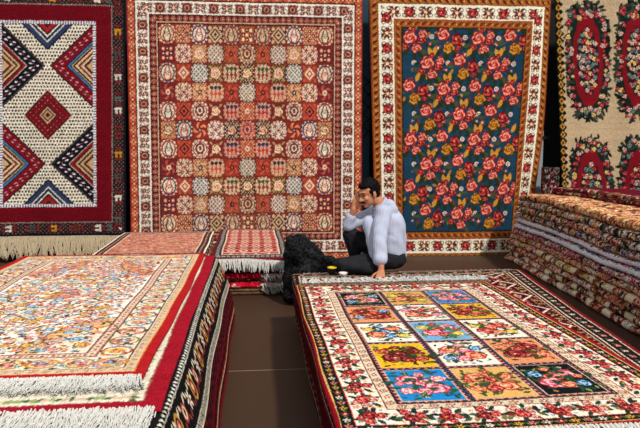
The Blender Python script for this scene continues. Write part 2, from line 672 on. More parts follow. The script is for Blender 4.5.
# ---- 2 panelled carpet in the middle
def panel_cv():
    W, H = 235., 272.
    cv = Cv(W, H, 520, 600, '#8a2a22')
    cv.fill(0, 1.2, '#7a1f1c')
    cv.fill(1.2, 7.8, '#b9573a')
    cv.band(1.4, 7.6, lambda x, y, put, k: (put(np.abs(y) > .86, '#5a1c18'), daisy('#e0a070', '#6b1a1a', 4, '#6b2a22')(x, y, par(put, k % 2 == 0)),
                                        daisy('#8a2a26', '#e0b080', 4, '#5a2a22')(x, y, par(put, k % 2 == 1))), 6)
    cv.fill(7.8, 8.8, '#2a1718')
    cv.fill(8.8, 21.6, '#e2d5c2')

    def main(x, y, put, k):
        vine(x, y, put, k, '#4a3a34', .55, .07, 1.05)
        for sx in (-.75, .75):
            for sy in (-.55, .6):
                daisy('#8c3a34', '#3a2a30', 5)(*T(x, y, sx, sy, .30), put)
                leaf('#5a5a44')(*T(x, y, sx * .85, sy * .1, .28, sx * sy * 3), put)
                r = np.hypot(x - sx * .62, y - sy * .9)
                put(np.abs(r - .2) < .07, '#5a4038')
        palmette('#2a1a1a', '#7c2a2a', '#b9825c', '#2a2a38')(*T(x, y, 0, 0, .82), par(put, k % 2 == 0))
        daisy('#8a3a38', '#e0c8a8', 6, '#30201f')(*T(x, y, 0, .0, .7), par(put, k % 2 == 1))
    cv.band(9, 21.4, main, 13)
    cv.fill(21.6, 22.6, '#30181a')
    cv.fill(22.6, 28.6, '#6a2020')
    cv.band(22.8, 28.4, lambda x, y, put, k: (diamond('#b8684e', '#2a2028', '#d8a884')(x * .95, y * .95, put),
                                          put((np.abs(x) > .86), '#3a1a1e')), 6)
    cv.fill(28.6, 29.6, '#caa184')
    cv.fill(29.6, 31, '#2c1a1e')
    f0, f1, g0, g1 = 31., W - 31, 31., H - 31
    NC, NR = 11, 11
    cw, ch = (f1 - f0) / NC, (g1 - g0) / NR
    grounds = ['#8a2c24', '#a5482e', '#34201f', '#20243a', '#8e4028', '#74262a', '#403624', '#9c5236', '#6d2820', '#a03c2c']
    lights = ['#dcc8ac', '#cfa684', '#dcbf9f', '#d4957a', '#ccb48c', '#e0ceb4', '#dccab4']
    jobs = []
    for r in range(NR):
        rr = min(r, NR - 1 - r) if r < NR else r
        for c in range(NC):
            cc_ = min(c, NC - 1 - c)
            rnd = random.Random(rr * 31 + cc_ * 7 + 5)
            u, v = f0 + (c + .5) * cw, g0 + (r + .5) * ch
            light = (cc_ + r) % 2 == 0
            gcol = rnd.choice(grounds)
            jobs.append((light, u, v, gcol, rnd))
    jobs.sort(key=lambda q: q[0])
    for light, u, v, gcol, rnd in jobs:
        if True:
            def cell(x, y, put0, light=light, rnd=rnd):
                put = par(put0, (np.abs(x) < 1.06) & (np.abs(y) < 1.06))
                if not light:
                    put(np.abs(x) < 9, gcol)
                    put((np.sin(x * 17) * np.sin(y * 15) > .35), rnd.choice(['#2c1a20', '#c87a50', '#d8b08a', '#7a2420']))
                if light:
                    L = rnd.choice(lights)
                    sq = (np.abs(x) / 1.0) ** 3 + (np.abs(y) / 1.0) ** 3
                    put(sq < 1.0, '#4a1c1c')
                    put(sq < .82, L)
                    put((sq < .75) & (np.sin(x * 21) * np.sin(y * 19) > .5), rnd.choice(['#8a3a30', '#3a3040', '#a8643c', '#5a5a3c']))
                    th0 = np.arctan2(y, x)
                    put((sq < .82) & (sq > .50) & (np.sin(th0 * 14) > -.1), rnd.choice(['#b0563c', '#7a3a30', '#50404a', '#a8443a']))
                    k = rnd.randrange(5)
                    a, b = rnd.choice([('#a3302a', '#2a3350'), ('#8a2a26', '#3c4a34'), ('#33304a', '#b04a30'), ('#b8463a', '#30283a')])
                    if k == 0:
                        for q in (-.45, 0, .45):
                            put((np.abs(x - q) < .07) & (np.abs(y) < .65), a)
                            put(np.hypot(x - q, y - .45) < .2, b)
                            put(np.hypot(x - q, y + .15) < .18, a)
                    elif k == 1:
                        palmette(b, a, L, b)(*T(x, y, 0, .05, .62), put)
                        put(np.abs(np.hypot(x, y) - .74) < .05, a)
                    elif k == 2:
                        for s in (-1, 1):
                            for t in (-1, 1):
                                daisy(a, b, 5)(*T(x, y, .4 * s, .4 * t, .34), put)
                        daisy(b, a, 6)(*T(x, y, 0, 0, .32), put)
                    elif k == 3:
                        put((np.abs(x) < .5 - .4 * np.abs(y + .2)) & (np.abs(y) < .7), b)
                        put((np.abs(x) < .3 - .3 * np.abs(y + .2)) & (np.abs(y) < .6), L)
                        put(np.abs(np.hypot(x, y * .9) - .72) < .07, a)
                        daisy(a, L, 6)(*T(x, y, 0, 0, .28), put)
                    else:
                        put((np.sin(x * 14) * np.sin(y * 14) > .1) & (sq < .6), '#6a6a70')
                else:
                    a, b = rnd.choice([('#d8825a', '#2a2c40'), ('#e0b48c', '#5a1a1e'), ('#ac4e38', '#d8c0a0'), ('#caa070', '#30303c'), ('#bb4a34', '#202028')])
                    k = rnd.randrange(4)
                    put((np.abs(x) > .95) | (np.abs(y) > .95), '#6e2a20')
                    if k == 0:
                        diamond(a, b, a, b)(x * 1.05, y * 1.05, put)
                        for s in (-1, 1):
                            for t in (-1, 1):
                                put(np.hypot(x - .7 * s, y - .7 * t) < .2, a)
                    elif k == 1:
                        rose(b, a, '#f0c8a0', b, 5)(*T(x, y, 0, 0, .72), put)
                        for s in (-1, 1):
                            for t in (-1, 1):
                                leaf('#9a8a50')(*T(x, y, .62 * s, .62 * t, .3, .78 * s * t), put)
                    elif k == 2:
                        for q in (-.5, 0, .5):
                            for w in (-.5, 0, .5):
                                put(np.hypot(x - q, y - w) < .2, a if (q + w) % 1 == 0 else b)
                                put(np.hypot(x - q, y - w) < .08, '#e8c8a0')
                    else:
                        th = np.arctan2(y, x)
                        R = np.hypot(x, y)
                        put((np.sin(5 * th + 6 * R) > .2) & (R < .85), a)
                        put(R < .3, b)
                        put(R < .14, a)
            cv.stamp(u, v, cw * (.56 if light else .48), cell, rv=ch * (.53 if light else .48))
    # centre column of the field is a touch redder, thin cream lattice
    return cv


tag(cloth('hanging_carpet', panel_cv(), px_surf(235, 272, 126, 363, 131, 361, -6, 261, .035), .01, WOOL),
    'hanging carpet of small framed garden squares in red, behind the seated man', 'carpet')


# ---- 3 blue ground rose carpet
def rose_cv():
    W, H = 184., 266.
    cv = Cv(W, H, 400, 580, '#1f3d58')
    cv.fill(0, 1, '#7a2414')
    cv.fill(1, 8.6, '#985a22')
    cv.band(1.2, 8.4, lambda x, y, put, k: (leaf('#5a1c18')(*T(x, y, 0, 0, .95, .8), put), daisy('#d8a85a', '#7a1c1c', 4)(*T(x, y, .75, 0, .4), put),
                                        put(np.abs(y) > .88, '#3a2018')), 7)
    cv.fill(8.6, 9.4, '#f0e4cc')
    cv.fill(9.4, 23, '#e9dcc2')
    cv.fill(23, 23.9, '#8a1c1c')
    cv.fill(23.9, 30.8, '#96551f')
    cv.band(24, 30.6, lambda x, y, put, k: (leaf('#7a1c1a')(*T(x, y, -.2, 0, .9, -.8), put), leaf('#3f4a2a')(*T(x, y, .5, -.2, .6, .9), put),
                                        daisy('#e8a850', '#8a2020', 5)(*T(x, y, .8, .1, .38), put)), 7)
    # white border: crimson palmettes, red balls and thin black green scrolls

    def wb(x, y, put, k):
        e = k % 2 == 0
        for s in (-1, 1):
            r = np.hypot(x - .75 * s, y - .45)
            put(np.abs(r - .25) < .06, '#5a5040')
            r = np.hypot(x - .7 * s, y + .45)
            put(np.abs(r - .25) < .06, '#5a5040')
            leaf('#2c3a2a')(*T(x, y, .5 * s, .1, .45, .9 * s), put)
            leaf('#2c3a2a')(*T(x, y, .4 * s, -.6, .4, -.5 * s), put)
            leaf('#a8762c')(*T(x, y, .45 * s, .7, .3, .5 * s), put)
        rose('#2c0c12', '#8e1f24', '#c8504a', '#e0b070')(*T(x, y, 0, 0, .9), par(put, e))
        daisy('#7c1a20', '#e8c890', 7, '#201818')(*T(x, y, 0, 0, .8), par(put, ~e))
    cv.band(9.6, 22.8, wb, 15)
    f0, f1, g0, g1 = 31, W - 31, 31, H - 31
    cv.region(f0, f1, g0, g1, lambda U, V, put: (put(U > -1, '#1b3a4e'), put((U < f0 + .8) | (U > f1 - .8) | (V < g0 + .8) | (V > g1 - .8), '#17202a')))
    pink, red, gold = rose('#5c1018', '#c4443a', '#ea9a80', '#8a1c24'), rose('#340a10', '#8e1c20', '#c44e40', '#e0a070', 5), rose('#4c2a0e', '#a8661c', '#cc8c34', '#5b300e', 7)
    ring = disc('#e0d0c0', '#7a4a50', '#d8c0b0')

    def bqA(x, y, put):
        for cx, cy, a, c in ((-.75, .62, 2.4, '#22301f'), (.78, .55, .6, '#22301f'), (.1, .86, 1.5, '#c0862c'), (-.15, .8, 2.0, '#c0862c'), (-.85, -.3, 3.4, '#3a4a2a'),
                             (.85, -.35, -.4, '#22301f'), (0, -.92, -1.4, '#22301f'), (.55, -.75, -1, '#3a4a2a'), (-.5, -.7, 4, '#22301f')):
            leaf(c)(*T(x, y, cx, cy, .3, a), put)
        red(*T(x, y, .42, -.02, .3), put)
        red(*T(x, y, -.52, -.38, .27), put)
        pink(*T(x, y, .5, .34, .32), put)
        pink(*T(x, y, .12, -.5, .36), put)
        pink(*T(x, y, -.25, .15, .5), put)
        red(*T(x, y, -.02, .6, .2), put)

    def bqB(x, y, put):
        for cx, cy, a, c in ((-.7, .7, 2.4, '#22301f'), (.2, .85, 1.2, '#c0862c'), (-.85, -.1, 3.2, '#3a4a2a'), (.85, -.4, -.5, '#22301f'), (.5, .75, .9, '#22301f'),
                             (-.1, -.95, -1.6, '#22301f'), (-.6, -.7, 4, '#22301f')):
            leaf(c)(*T(x, y, cx, cy, .3, a), put)
        red(*T(x, y, .5, .05, .42), put)
        red(*T(x, y, .62, -.42, .2), put)
        gold(*T(x, y, .02, -.45, .44), put)
        pink(*T(x, y, -.32, .35, .46), put)
    py = 25.2
    r = 0
    v = g1 - 12
    while v > g0 - 6:
        for c in range(-1, 6):
            u = f0 + 16 + c * 33.5 + (r % 2) * 16.5 - 4
            if f0 - 4 < u < f1 + 4:
                fn = bqA if (c + r // 2) % 2 == 0 else bqB
                for q in range(9):
                    a_ = q / 9 * 2 * PI + u
                    cv.stamp(u + 14.5 * math.cos(a_), v + 11.5 * math.sin(a_), 3.2, (leaf('#1b281d'), leaf('#7a2420'), leaf('#a8702a'), leaf('#1b281d'), daisy('#a83c3a', '#e8c8a0', 5))[q % 5], a_ + .6)
                cv.stamp(u, v, 16.6, fn, .15 * math.sin(u * 3 + v))
            if f0 + 3 < u + 16 < f1 - 3:
                cv.stamp(u + 16.7, v + 3, 2.3, ring)
                cv.stamp(u + 15, v - 4, 1.7, daisy('#c8545a', '#e8d0b0', 5))
                cv.stamp(u + 19, v - 2, 2.6, leaf('#22301f'), 1)
        v -= py
        r += 1
    # restore borders that bouquets ran over
    cv.band(23, 31, lambda x, y, put, k: (put(x > -9, '#96551f'), put(y < -.8, '#8a1c1c'), put(y > .8, '#30201a'), leaf('#7a1c1a')(*T(x, y, -.2, 0, .8, -.8), put), leaf('#3f4a2a')(*T(x, y, .5, -.2, .55, .9), put),
                                      daisy('#e8a850', '#8a2020', 5)(*T(x, y, .8, .1, .34), put)), 7)
    return cv


def right_curl(a, b):
    k = np.clip((.62 - b) / .62, 0, 1) ** 1.6
    f = .8315
    t = np.where(a < f, a / f * .864, .864 + (a - f) / (1 - f) * .136) - a
    return t * 2.6 * (.35 + .65 * b) - np.clip(a - .8, 0, 1) * k * .9


tag(cloth('hanging_carpet', rose_cv(), px_surf(184, 266, 369, 552, 376, 535, -3.5, 261, .03, right_curl, Y=YW + .02), .01, WOOL),
    'hanging carpet with pink roses on blue, white flower border and orange edges', 'carpet')


# ---- 4 cream carpet with red medallions
def cream_cv():
    W, H = 150., 262.
    cv = Cv(W, H, 320, 560, '#b59b7a')
    cv.region(0, W, 0, H, lambda U, V, put: put((V * 1.7 + np.sin(U * .7)) % 9 < 1.2, '#ab9170'))

    def lat(U, V, put):
        put(U < 7.5, '#15130f')
        put(U > 6.3 + 1.4 * np.sin(V * .9), '#b59b7a')
        x = (U - 3.2) / 2.6
        y = ((V / 8.2) % 1 - .5) * 8.2 / 3.6
        d = np.abs(x) + np.abs(y)
        put((d < 1) & (d > .62), '#b98a35')
        put(d < .38, '#7a2a1c')
    cv.region(0, 9, 0, H, lat)
    wr = rose('#2a0c12', '#b8786c', '#e0c8b0', '#8a2028', 5)
    rd = rose('#2a0a10', '#8c1a24', '#c84a50', '#e8c0a0', 5)
    lv = rose('#16201c', '#3c4a44', '#8a9a94', '#2a3a34', 5)
    gd = rose('#3a2410', '#c79a4a', '#ecd090', '#7a2a1c', 5)

    def shape(u, v, a, b, fn):
        cv.stamp(u, v, a, fn, rv=b)

    rr = random.Random(9)
    for u in (30.5, 79, 127.5):
        for v, top in ((199, 1), (67, 0)):
            A, B = 22.0, 59.0
            shape(u, v, A, B, lambda x, y, put: put((np.abs(x) ** 3.4 + np.abs(y) ** 3.4) < .74, '#17201b'))
            shape(u, v, A, B, lambda x, y, put: put((x / .70) ** 2 + (y / .76) ** 2 + .05 * np.sin(np.arctan2(y, x) * 14) < 1, '#741019'))
            for i in range(230):
                a = rr.uniform(0, 2 * PI)
                g = (abs(math.cos(a)) ** 3.4 + abs(math.sin(a)) ** 3.4) ** (-1 / 3.4)
                k = rr.uniform(.80, 1.0)
                cv.stamp(u + A * g * k * math.cos(a), v + B * g * k * math.sin(a), rr.uniform(2.4, 4.4), leaf(rr.choice(['#16201c', '#22362a', '#101614', '#2c3a2c'])), rr.uniform(0, 6))
            for i in range(84):
                a = i / 84 * 2 * PI + rr.uniform(-.05, .05)
                g = (abs(math.cos(a)) ** 3.4 + abs(math.sin(a)) ** 3.4) ** (-1 / 3.4)
                k = rr.uniform(.70, .93)
                cv.stamp(u + A * g * k * math.cos(a), v + B * g * k * math.sin(a), rr.uniform(1.6, 3.3), rr.choice((wr, rd, gd, rd, rd, lv, wr)), rr.uniform(0, 6))
            shape(u, v, A, B, lambda x, y, put: put((x / .50) ** 2 + (y / .55) ** 2 + .14 * np.sin(np.arctan2(y, x) * 11) < 1, '#1c1a20'))
            for i in range(58):
                a = i * 2.4
                k = .50 * math.sqrt(i / 58)
                cv.stamp(u + A * k * math.cos(a) * .95, v + B * k * math.sin(a) * 1.08, rr.uniform(2.0, 3.4), rr.choice((wr, gd, rd, rd, lv, lv, wr)), rr.uniform(0, 6))
    return cv


def cream_fold(a, b):
    return .10 * (1 - b)


tag(cloth('hanging_carpet', cream_cv(), px_surf(150, 262, 555, 705, 557, 707, -3, 259, .05, cream_fold, Y=YW - .03), .01, WOOL),
    'hanging cream carpet with dark red oval flower medallions, above the folded stack', 'carpet')

# the rail they hang from, the posts in the gaps
m_steel = mat('painted_grey_steel', '#8d9296', .5, 0, 20, .1, .4)
m_blue = mat('blue_sheet_panel', '#1f3d4e', .6, .1, 40, .25)
bm = bmesh.new()
bmesh.ops.create_cone(bm, cap_ends=True, segments=16, radius1=.03, radius2=.03, depth=11, matrix=Matrix.Translation((1, YW + .1, 4.2)) @ Matrix.Rotation(PI / 2, 4, 'Y'))
# rail stays above the frame
tag(bm_obj('hanging_rail', bm, m_steel), 'grey steel rail the carpets hang from', 'rail')
bm = bmesh.new()
box_bm(bm, wx(360.5), wx(374), YW + .28, YW + .3, 0.0, 4.1)
tag(bm_obj('trim_2', bm, m_blue), 'blue panel strip in the gap left of the rose carpet', kind='structure')
e = empty('steel_truss', (wx(369), YW + .24, 0), 'thin black steel truss in the blue gap above the seated man', 'truss')
bm = bmesh.new()
x0, x1 = wx(364), wx(373)
for x in (x0, x1):
    bmesh.ops.create_cone(bm, cap_ends=True, segments=10, radius1=.006, radius2=.006, depth=4.1, matrix=Matrix.Translation((x, YW + .24, 2.06)))
world_parent(bm_obj('upright', bm, mat('black_iron', '#0d0d0f', .5), smooth=True), e)
bm = bmesh.new()
for i in range(10):
    z = 2.6 - i * .09
    bmesh.ops.create_cube(bm, size=1, matrix=Matrix.Translation(((x0 + x1) / 2, YW + .24, z)) @ Matrix.Rotation((.8, -.8)[i % 2], 4, 'Y') @ Matrix.Diagonal((.17, .014, .016, 1)))
world_parent(bm_obj('lattice', bm, bpy.data.materials['black_iron']), e)
e = empty('steel_post', (wx(545), YW + .2, 0), 'pale grey steel post with black band between the blue and cream carpets', 'post')
bm = bmesh.new()
box_bm(bm, wx(541), wx(549.5), YW + .17, YW + .24, 0, at(545, 130, YW + .2).z)
bmesh.ops.bevel(bm, geom=bm.edges[:], offset=.01, segments=2, affect='EDGES')
world_parent(bm_obj('post', bm, m_steel), e)
bm = bmesh.new()
box_bm(bm, wx(540.5), wx(556), YW + .155, YW + .26, at(545, 139, YW).z, at(545, 136, YW).z)
world_parent(bm_obj('band', bm, mat('black_band', '#0b0b0c', .5)), e)

# ================================================================== helpers for rugs lying on the piles
def lie(x0, x1, y0, y1, z, amp=.006, left_drop=0., left_rad=.03, near_drop=0., skew=0., taper=0., seed=0., lean=.0):
    """flat on a pile; left_drop metres of its left (+ u small) or right side hang down the side"""
    def f(U, V):
        b = V / V.max()
        X = x0 + (x1 - x0) * U / U.max() + skew * (b - .5) + taper * b * (U / U.max())
        Yy = y0 + (y1 - y0) * b
        Yy = Yy + .012 * np.sin(X * 3 + seed) * (1 - b) + .01 * np.sin(X * 2.2 + 1 + seed) * b
        X = X + .005 * np.sin(Yy * 2.1 + seed) + .003 * np.sin(Yy * 6.3 + seed * 2)
        Z = z + amp * (wob(X * 1.3 + seed, Yy * 1.1) + 1) * .5 + .0 * X
        N = np.zeros(X.shape + (3,))
        N[..., 2] = 1
        P = np.stack([X, Yy, Z], -1)
        if left_drop:
            e = x0 + left_drop
            t = np.clip(e - (X - skew * (b - .5)), 0, None)      # cloth length past the edge
            r = left_rad
            ang = np.minimum(t / r, PI / 2 - lean)
            down = r * (1 - np.cos(ang)) + np.clip(t - r * (PI / 2 - lean), 0, None) * math.cos(lean)
            outw = r * np.sin(ang) + np.clip(t - r * (PI / 2 - lean), 0, None) * math.sin(lean)
            m = t > 0
            P[..., 0] = np.where(m, e - outw + skew * (b - .5) + .004 * np.sin(Yy * 5 + seed), P[..., 0])
            P[..., 2] = np.where(m, P[..., 2] - down, P[..., 2])
            N[..., 0] = np.where(m, -np.sin(ang), 0)
            N[..., 2] = np.where(m, np.cos(ang), 1)
        return P, N
    return f


# ================================================================== RIGHT PILE
def side_cv(main, spots, line, seed=0):
    def f(W, H, nx, ny):
        cv = Cv(W, H, nx, ny, main, 1)
        r = random.Random(seed)

        def g(U, V, put):
            for i, c in enumerate(spots):
                put((np.sin(V * (23 + 7 * i) + i * 2 + seed) * np.sin(U * (41 + 11 * i) + seed) > .45), c)
            if line:
                put(np.abs((U / .035) % 1 - .5) < .12, line)
        cv.region(0, W, 0, H, g)
        return cv
    return f


layers = [('#3a0a10', ['#16090c'], '#5a1018'), ('#151012', ['#3a1a1c', '#5b4a30'], '#231214'), ('#6a0f1a', ['#450a12'], '#8a1a22')]
names_r = ['lowest dark wine red', 'black flecked, second from floor,', 'crimson, third from floor,']


def pile_taper(A):
    A = A.copy()
    k = np.clip((A[..., 1] - 2.4) / 3.2, 0, 1)
    A[..., 0] += .36 * k * np.clip((A[..., 0] - 1.2) / .8, 0, 1)
    return A


hh = .135
for i, (mn, sp, ln) in enumerate(layers):
    pr = fold_profile(.415, 2.0, i * hh + .002, i * hh + hh - .002, 6, 1)
    o = extrude('folded_carpet', pr, 2.45 + .02 * (i % 3), 5.64, side_cv(mn, sp, ln, i), WOOL, ny=100, nu=200, bend=pile_taper)
    tag(o, f'{names_r[i]} folded carpet inside the pile under the panelled rug', 'carpet', 'folded carpets under the panelled rug')


def drape_cv(ground, pats, H, edge=None, seed=0):
    W = .9
    cv = Cv(W, H, 160, 300, ground)

    def g(U, V, put):
        for i, c in enumerate(pats):
            put((U < 9) & (np.sin(V * (37 + 9 * i) + seed) * np.sin(U * (95 + 23 * i) + seed + i) > .3), c)
        if edge:
            put(U < edge[1], edge[0])
    cv.region(0, W, 0, H, g)
    return cv


drapes = [('#6e0d19', ['#4a0a12'], ('#7a101c', .02), .47, 'deep crimson carpet hanging lowest on the aisle side of right pile'),
          ('#120e10', ['#5a1a1e', '#7a6a4a'], ('#b8aa90', .012), .37, 'black flecked carpet with thin cream selvedge, hanging on the aisle side of right pile'),
          ('#4c0a13', ['#2c070c'], ('#8a1420', .015), .26, 'dark wine carpet hanging on the aisle side of right pile, under the black border')]
for i, (g_, pt, ed, hang_, lb) in enumerate(drapes):
    zz = .425 + .018 * i
    o = cloth('draped_carpet', drape_cv(g_, pt, 3.2, ed, i), lie(.378 - .013 * i - hang_, 1.28 - hang_ - .013 * i, 2.42, 5.66 - .02 * i, zz, .004, left_drop=hang_, left_rad=.02, seed=2), .010, WOOL)
    tag(o, lb, 'carpet')


def second_cv():
    """dark red ground with white outlined medallions down its right side"""
    W, H = 1.88, 3.35
    cv = Cv(W, H, 460, 460, '#4a0a12')
    cv.fill(0, .03, '#6e111c')
    cv.fill(.03, .036, '#cdb994')
    cv.fill(.036, .12, '#1d1416')
    cv.band(.04, .12, lambda x, y, put, k: (rose('#3a0c12', '#b43c40', '#e8a89a', '#e0b860', 5)(*T(x, y, 0, 0, .6), par(put, k % 2 == 0)),
                                            daisy('#e8dcc4', '#b43c40', 5)(*T(x, y, 0, 0, .5), par(put, k % 2 == 1)), leaf('#58663c')(*T(x, y, .8, .2, .4, .6), put)), .1)
    cv.fill(.12, .128, '#d8c8a8')
    cv.fill(.128, .15, '#4a0c14')
    cv.fill(.15, .156, '#d0c0a0')

    def med(x, y, put, k):
        # long pointed white outlined lozenges along the side
        d = np.abs(x) / 1.35 + np.abs(y) / .95
        put(d < 1, '#ded0b8')
        put(d < .84, '#7c141e')
        put(d < .7, '#1c1618')
        rose('#3a0c12', '#b8343a', '#f0b0a0', '#e8c070', 5)(*T(x, y, 0, 0, .36), put)
        for s in (-1, 1):
            leaf('#8a9050')(*T(x, y, s * .5, 0, .25, 0), put)
            daisy('#e4d4b8', '#8a2028', 5)(*T(x, y, s * 1.38, .75, .2), put)
            daisy('#caa05a', '#2a2030', 5)(*T(x, y, s * 1.38, -.75, .2), put)
            daisy('#c8505a', '#e8d8b8', 5, '#1c1416')(*T(x, y, s * 1.38, 0, .28), put)
    cv.fill(.156, .42, '#43090f')
    cv.band(.156, .42, lambda x, y, put, k: (put((np.sin(x * 9 + k) * np.sin(y * 8) > .5), '#6e1a20'), put((np.sin(x * 7) * np.sin(y * 11 + k) > .6), '#15100f'), put((np.sin(x * 13 + k) * np.sin(y * 9) > .82), '#c8a878')), .3)
    cv.band(.17, .40, med, .44)
    cv.fill(.42, .43, '#d8c8a8')
    cv.fill(.43, 1.1, '#d8cbb2')
    return cv


e = empty('carpet', (1.3, 4.3, .487), 'dark red carpet with white lozenges, under and right of the panelled rug', 'carpet')
o = cloth('pile_field', second_cv(), lie(.222, 2.0, 2.40, 5.70, .484, .006, taper=.42, seed=2, left_drop=.12, left_rad=.02), .012, WOOL)
world_parent(o, e)
world_parent(fringe('fringe', [(.42, 5.71, .486), (1.4, 5.71, .486), (2.35, 5.71, .486)], (.0, .8, .0), .06, 260, M_FR, w=.0035, seed=8, drop=(0, 0, -.4)), e)


def main_cv():
    W, H = 1.62, 2.76
    cv = Cv(W, H, 660, 580, '#e6dac4')
    x0, y0 = .31, 2.55           # world offsets of u = 0, v = 0
    cv.fill(0, .030, '#8e1220')
    cv.fill(.030, .036, '#d8b060')
    cv.fill(.036, .092, '#181517')
    yl, rd, cr, pk = daisy('#d8a832', '#8a1c20', 5), daisy('#c2303a', '#e8c890', 5), daisy('#e4dac6', '#b8343a', 5), daisy('#dc7a74', '#5a1018', 5)

    def ob(x, y, put, k):
        leaf('#3d5a38')(*T(x, y, .75, .1, .42, .9), put)
        leaf('#6a7a3c')(*T(x, y, -.75, -.1, .42, -.7), put)
        for j, f in enumerate((yl, rd, cr, pk)):
            f(*T(x, y, 0, 0, .68), par(put, (k * 3 % 4) == j))
    cv.band(.036, .092, ob, .06)
    cv.fill(.092, .097, '#c7503a')
    cv.fill(.097, .245, '#e8dcc6')
    cv.fill(.245, .25, '#7a1c20')
    cv.fill(.25, .302, '#d6c2a4')
    cv.band(.25, .302, lambda x, y, put, k: (palmette('#2a1a20', '#b84a3c', '#efe0c0', '#2c4658')(*T(x, y, 0, 0, .8), par(put, k % 2 == 0)),
                                             daisy('#a82a2c', '#efe2c8', 5, '#2a1a20')(*T(x, y, 0, 0, .75), par(put, k % 2 == 1)),
                                             leaf('#4a5a3a')(*T(x, y, .85, .3, .35, .9), put), leaf('#b07a34')(*T(x, y, -.85, -.3, .35, .9), put), put(np.abs(y) > .9, '#8f4a30')), .07)
    cv.fill(.302, .31, '#2a1a1c')
    f0, f1, g0, g1 = .31, W - .31, .31, H - .31
    cv.rect(f0, f1, g0, g1, '#1e1a24')
    # frames between panels: dark with small flowers
    NC, NR = 3, 5
    cw, ch = (f1 - f0) / NC, (g1 - g0) / NR

    def fr(U, V, put):
        for A, B in ((U, V), (V, U)):
            x = ((A / .038) % 1 - .5) * 2
            y = ((B / .038) % 1 - .5) * 2
        r = np.hypot(x, y)
        put(r < .62, '#a2474c')
        put(r < .25, '#dcb090')
        put((np.abs(x + y) < .3) & (r > .9), '#4a6a86')
    cv.region(f0, f1, g0, g1, fr)
    R = lambda a, b, c, d='#e8c070': rose(a, b, c, d, 6)
    pink = R('#8a1c30', '#e06a78', '#f8c0c0', '#a02038')
    red = R('#4c0c14', '#b4262c', '#e87a6a')
    salm = R('#7a2418', '#dc6848', '#f6b08c')
    drk = R('#2c0a10', '#7a1a24', '#b84a48')
    blu = R('#1c2c44', '#3c74a8', '#b4d4e4')
    yel = R('#7a5410', '#dcb030', '#f4dc80')
    spec = {  # (col, row from the far end): ground, motifs
        (0, 0): ('#16171b', (pink, salm, blu), '#2f5a4c'), (1, 0): ('#c9974e', (salm, drk, yel), '#55682e'), (2, 0): ('#2f74b8', (pink, pink, salm), '#27523c'),
        (0, 1): ('#d98a58', (drk, red, blu), '#5a2c1c'), (1, 1): ('#e2d8c6', (salm, red, pink), '#35504a'), (2, 1): ('#d8a62c', (drk, red, drk), '#4a4a1c'),
        (0, 2): ('#e6dccb', (salm, blu, yel), '#2c4034'), (1, 2): ('#6ea2c8', (pink, red, yel), '#3c6a4a'), (2, 2): ('#e4dac8', (red, salm, yel), '#3c4a2c'),
        (0, 3): ('#dcae1c', (drk, drk, red), '#3a3414'), (1, 3): ('#e6dccb', (salm, pink, blu), '#2c4034'), (2, 3): ('#d88a5c', (drk, red, salm), '#4a3c20'),
        (0, 4): ('#1a7cba', (pink, pink, R('#8a2a38', '#e88a8c', '#fbe0dc')), '#22503c'), (1, 4): ('#d2a35c', (salm, red, salm), '#3c4a24'), (2, 4): ('#111318', (pink, salm, blu), '#23402c')}
    for (c, rw), (gc, ms, lf) in spec.items():
        u, v = f0 + (c + .5) * cw, g1 - (rw + .5) * ch
        hw, hh_ = cw / 2 - .024, ch / 2 - .022
        cv.rect(u - hw - .006, u + hw + .006, v - hh_ - .006, v + hh_ + .006, '#d0a888')
        cv.rect(u - hw, u + hw, v - hh_, v + hh_, gc)
        r = random.Random(c * 10 + rw)
        # sprigs all over, then a branch of three blooms
        for k in range(60):
            cv.stamp(u + r.uniform(-.88, .88) * hw, v + r.uniform(-.88, .88) * hh_, r.uniform(.012, .026), leaf(r.choice([lf, lf, '#2a2420', '#7a8a4a'])), r.uniform(0, 6.3))
        for k in range(8):
            cv.stamp(u + r.uniform(-.8, .8) * hw, v + r.uniform(-.8, .8) * hh_, .013, daisy(r.choice(['#c8404a', '#e8c8a0', '#d8a040', '#8a1c2c']), '#3a1a1c', 5))
        dx = r.choice((-1, 1))
        for (a, b, s, m_) in ((-.40 * dx, .34, .070, ms[0]), (.12 * dx, .10, .060, ms[1]), (.36 * dx, -.25, .078, ms[0]), (-.12 * dx, -.42, .050, ms[1]), (.64 * dx, .36, .048, ms[2]), (-.64 * dx, -.38, .046, ms[2]), (-.75 * dx, .1, .03, ms[1]), (.1 * dx, .68, .032, ms[1])):
            for q in range(4):
                cv.stamp(u + a * hw + r.uniform(-.07, .07), v + b * hh_ + r.uniform(-.06, .06), .034, leaf(lf, '#9a9a5a' if q == 0 else None), r.uniform(0, 6.3))
            cv.stamp(u + a * hw, v + b * hh_, s, m_, r.uniform(0, 6), rv=s * .95)
    # bouquets on the white border
    b1 = bouquet(R('#2c080e', '#8c1822', '#c4443e', '#e8c040'), red, '#26382c', '#1e2430', daisy('#3c64a0', '#e8d8b8', 5))
    b2 = bouquet(red, R('#6a2420', '#c8605a', '#f0c4b0'), '#22382c', '#7a2420', daisy('#d8a832', '#8a1c20', 5))
    b3 = bouquet(drk, red, '#1c2c24', '#3c5434', daisy('#c8404a', '#e8c8a0', 5))
    c = .171
    bs = [b1, b2, b3, b1, b3, b2]
    nv = 15
    for i in range(nv):
        v = .18 + (H - .36) * i / (nv - 1)
        for u, fl in ((c, False), (W - c, True)):
            for q in range(5):
                cv.stamp(u + r.uniform(-.06, .06), v + r.uniform(-.09, .09), .03, leaf(r.choice(['#26382a', '#1c2426', '#3c5a3c', '#7a6a3c'])), r.uniform(0, 6))
            cv.stamp(u, v, .080, bs[i % 6], r.uniform(-.3, .3), rv=.095, flip=fl)
            cv.stamp(u + .05, v + .1, .02, yl)
            cv.stamp(u - .05, v + .1, .02, rd)
    nu_ = 8
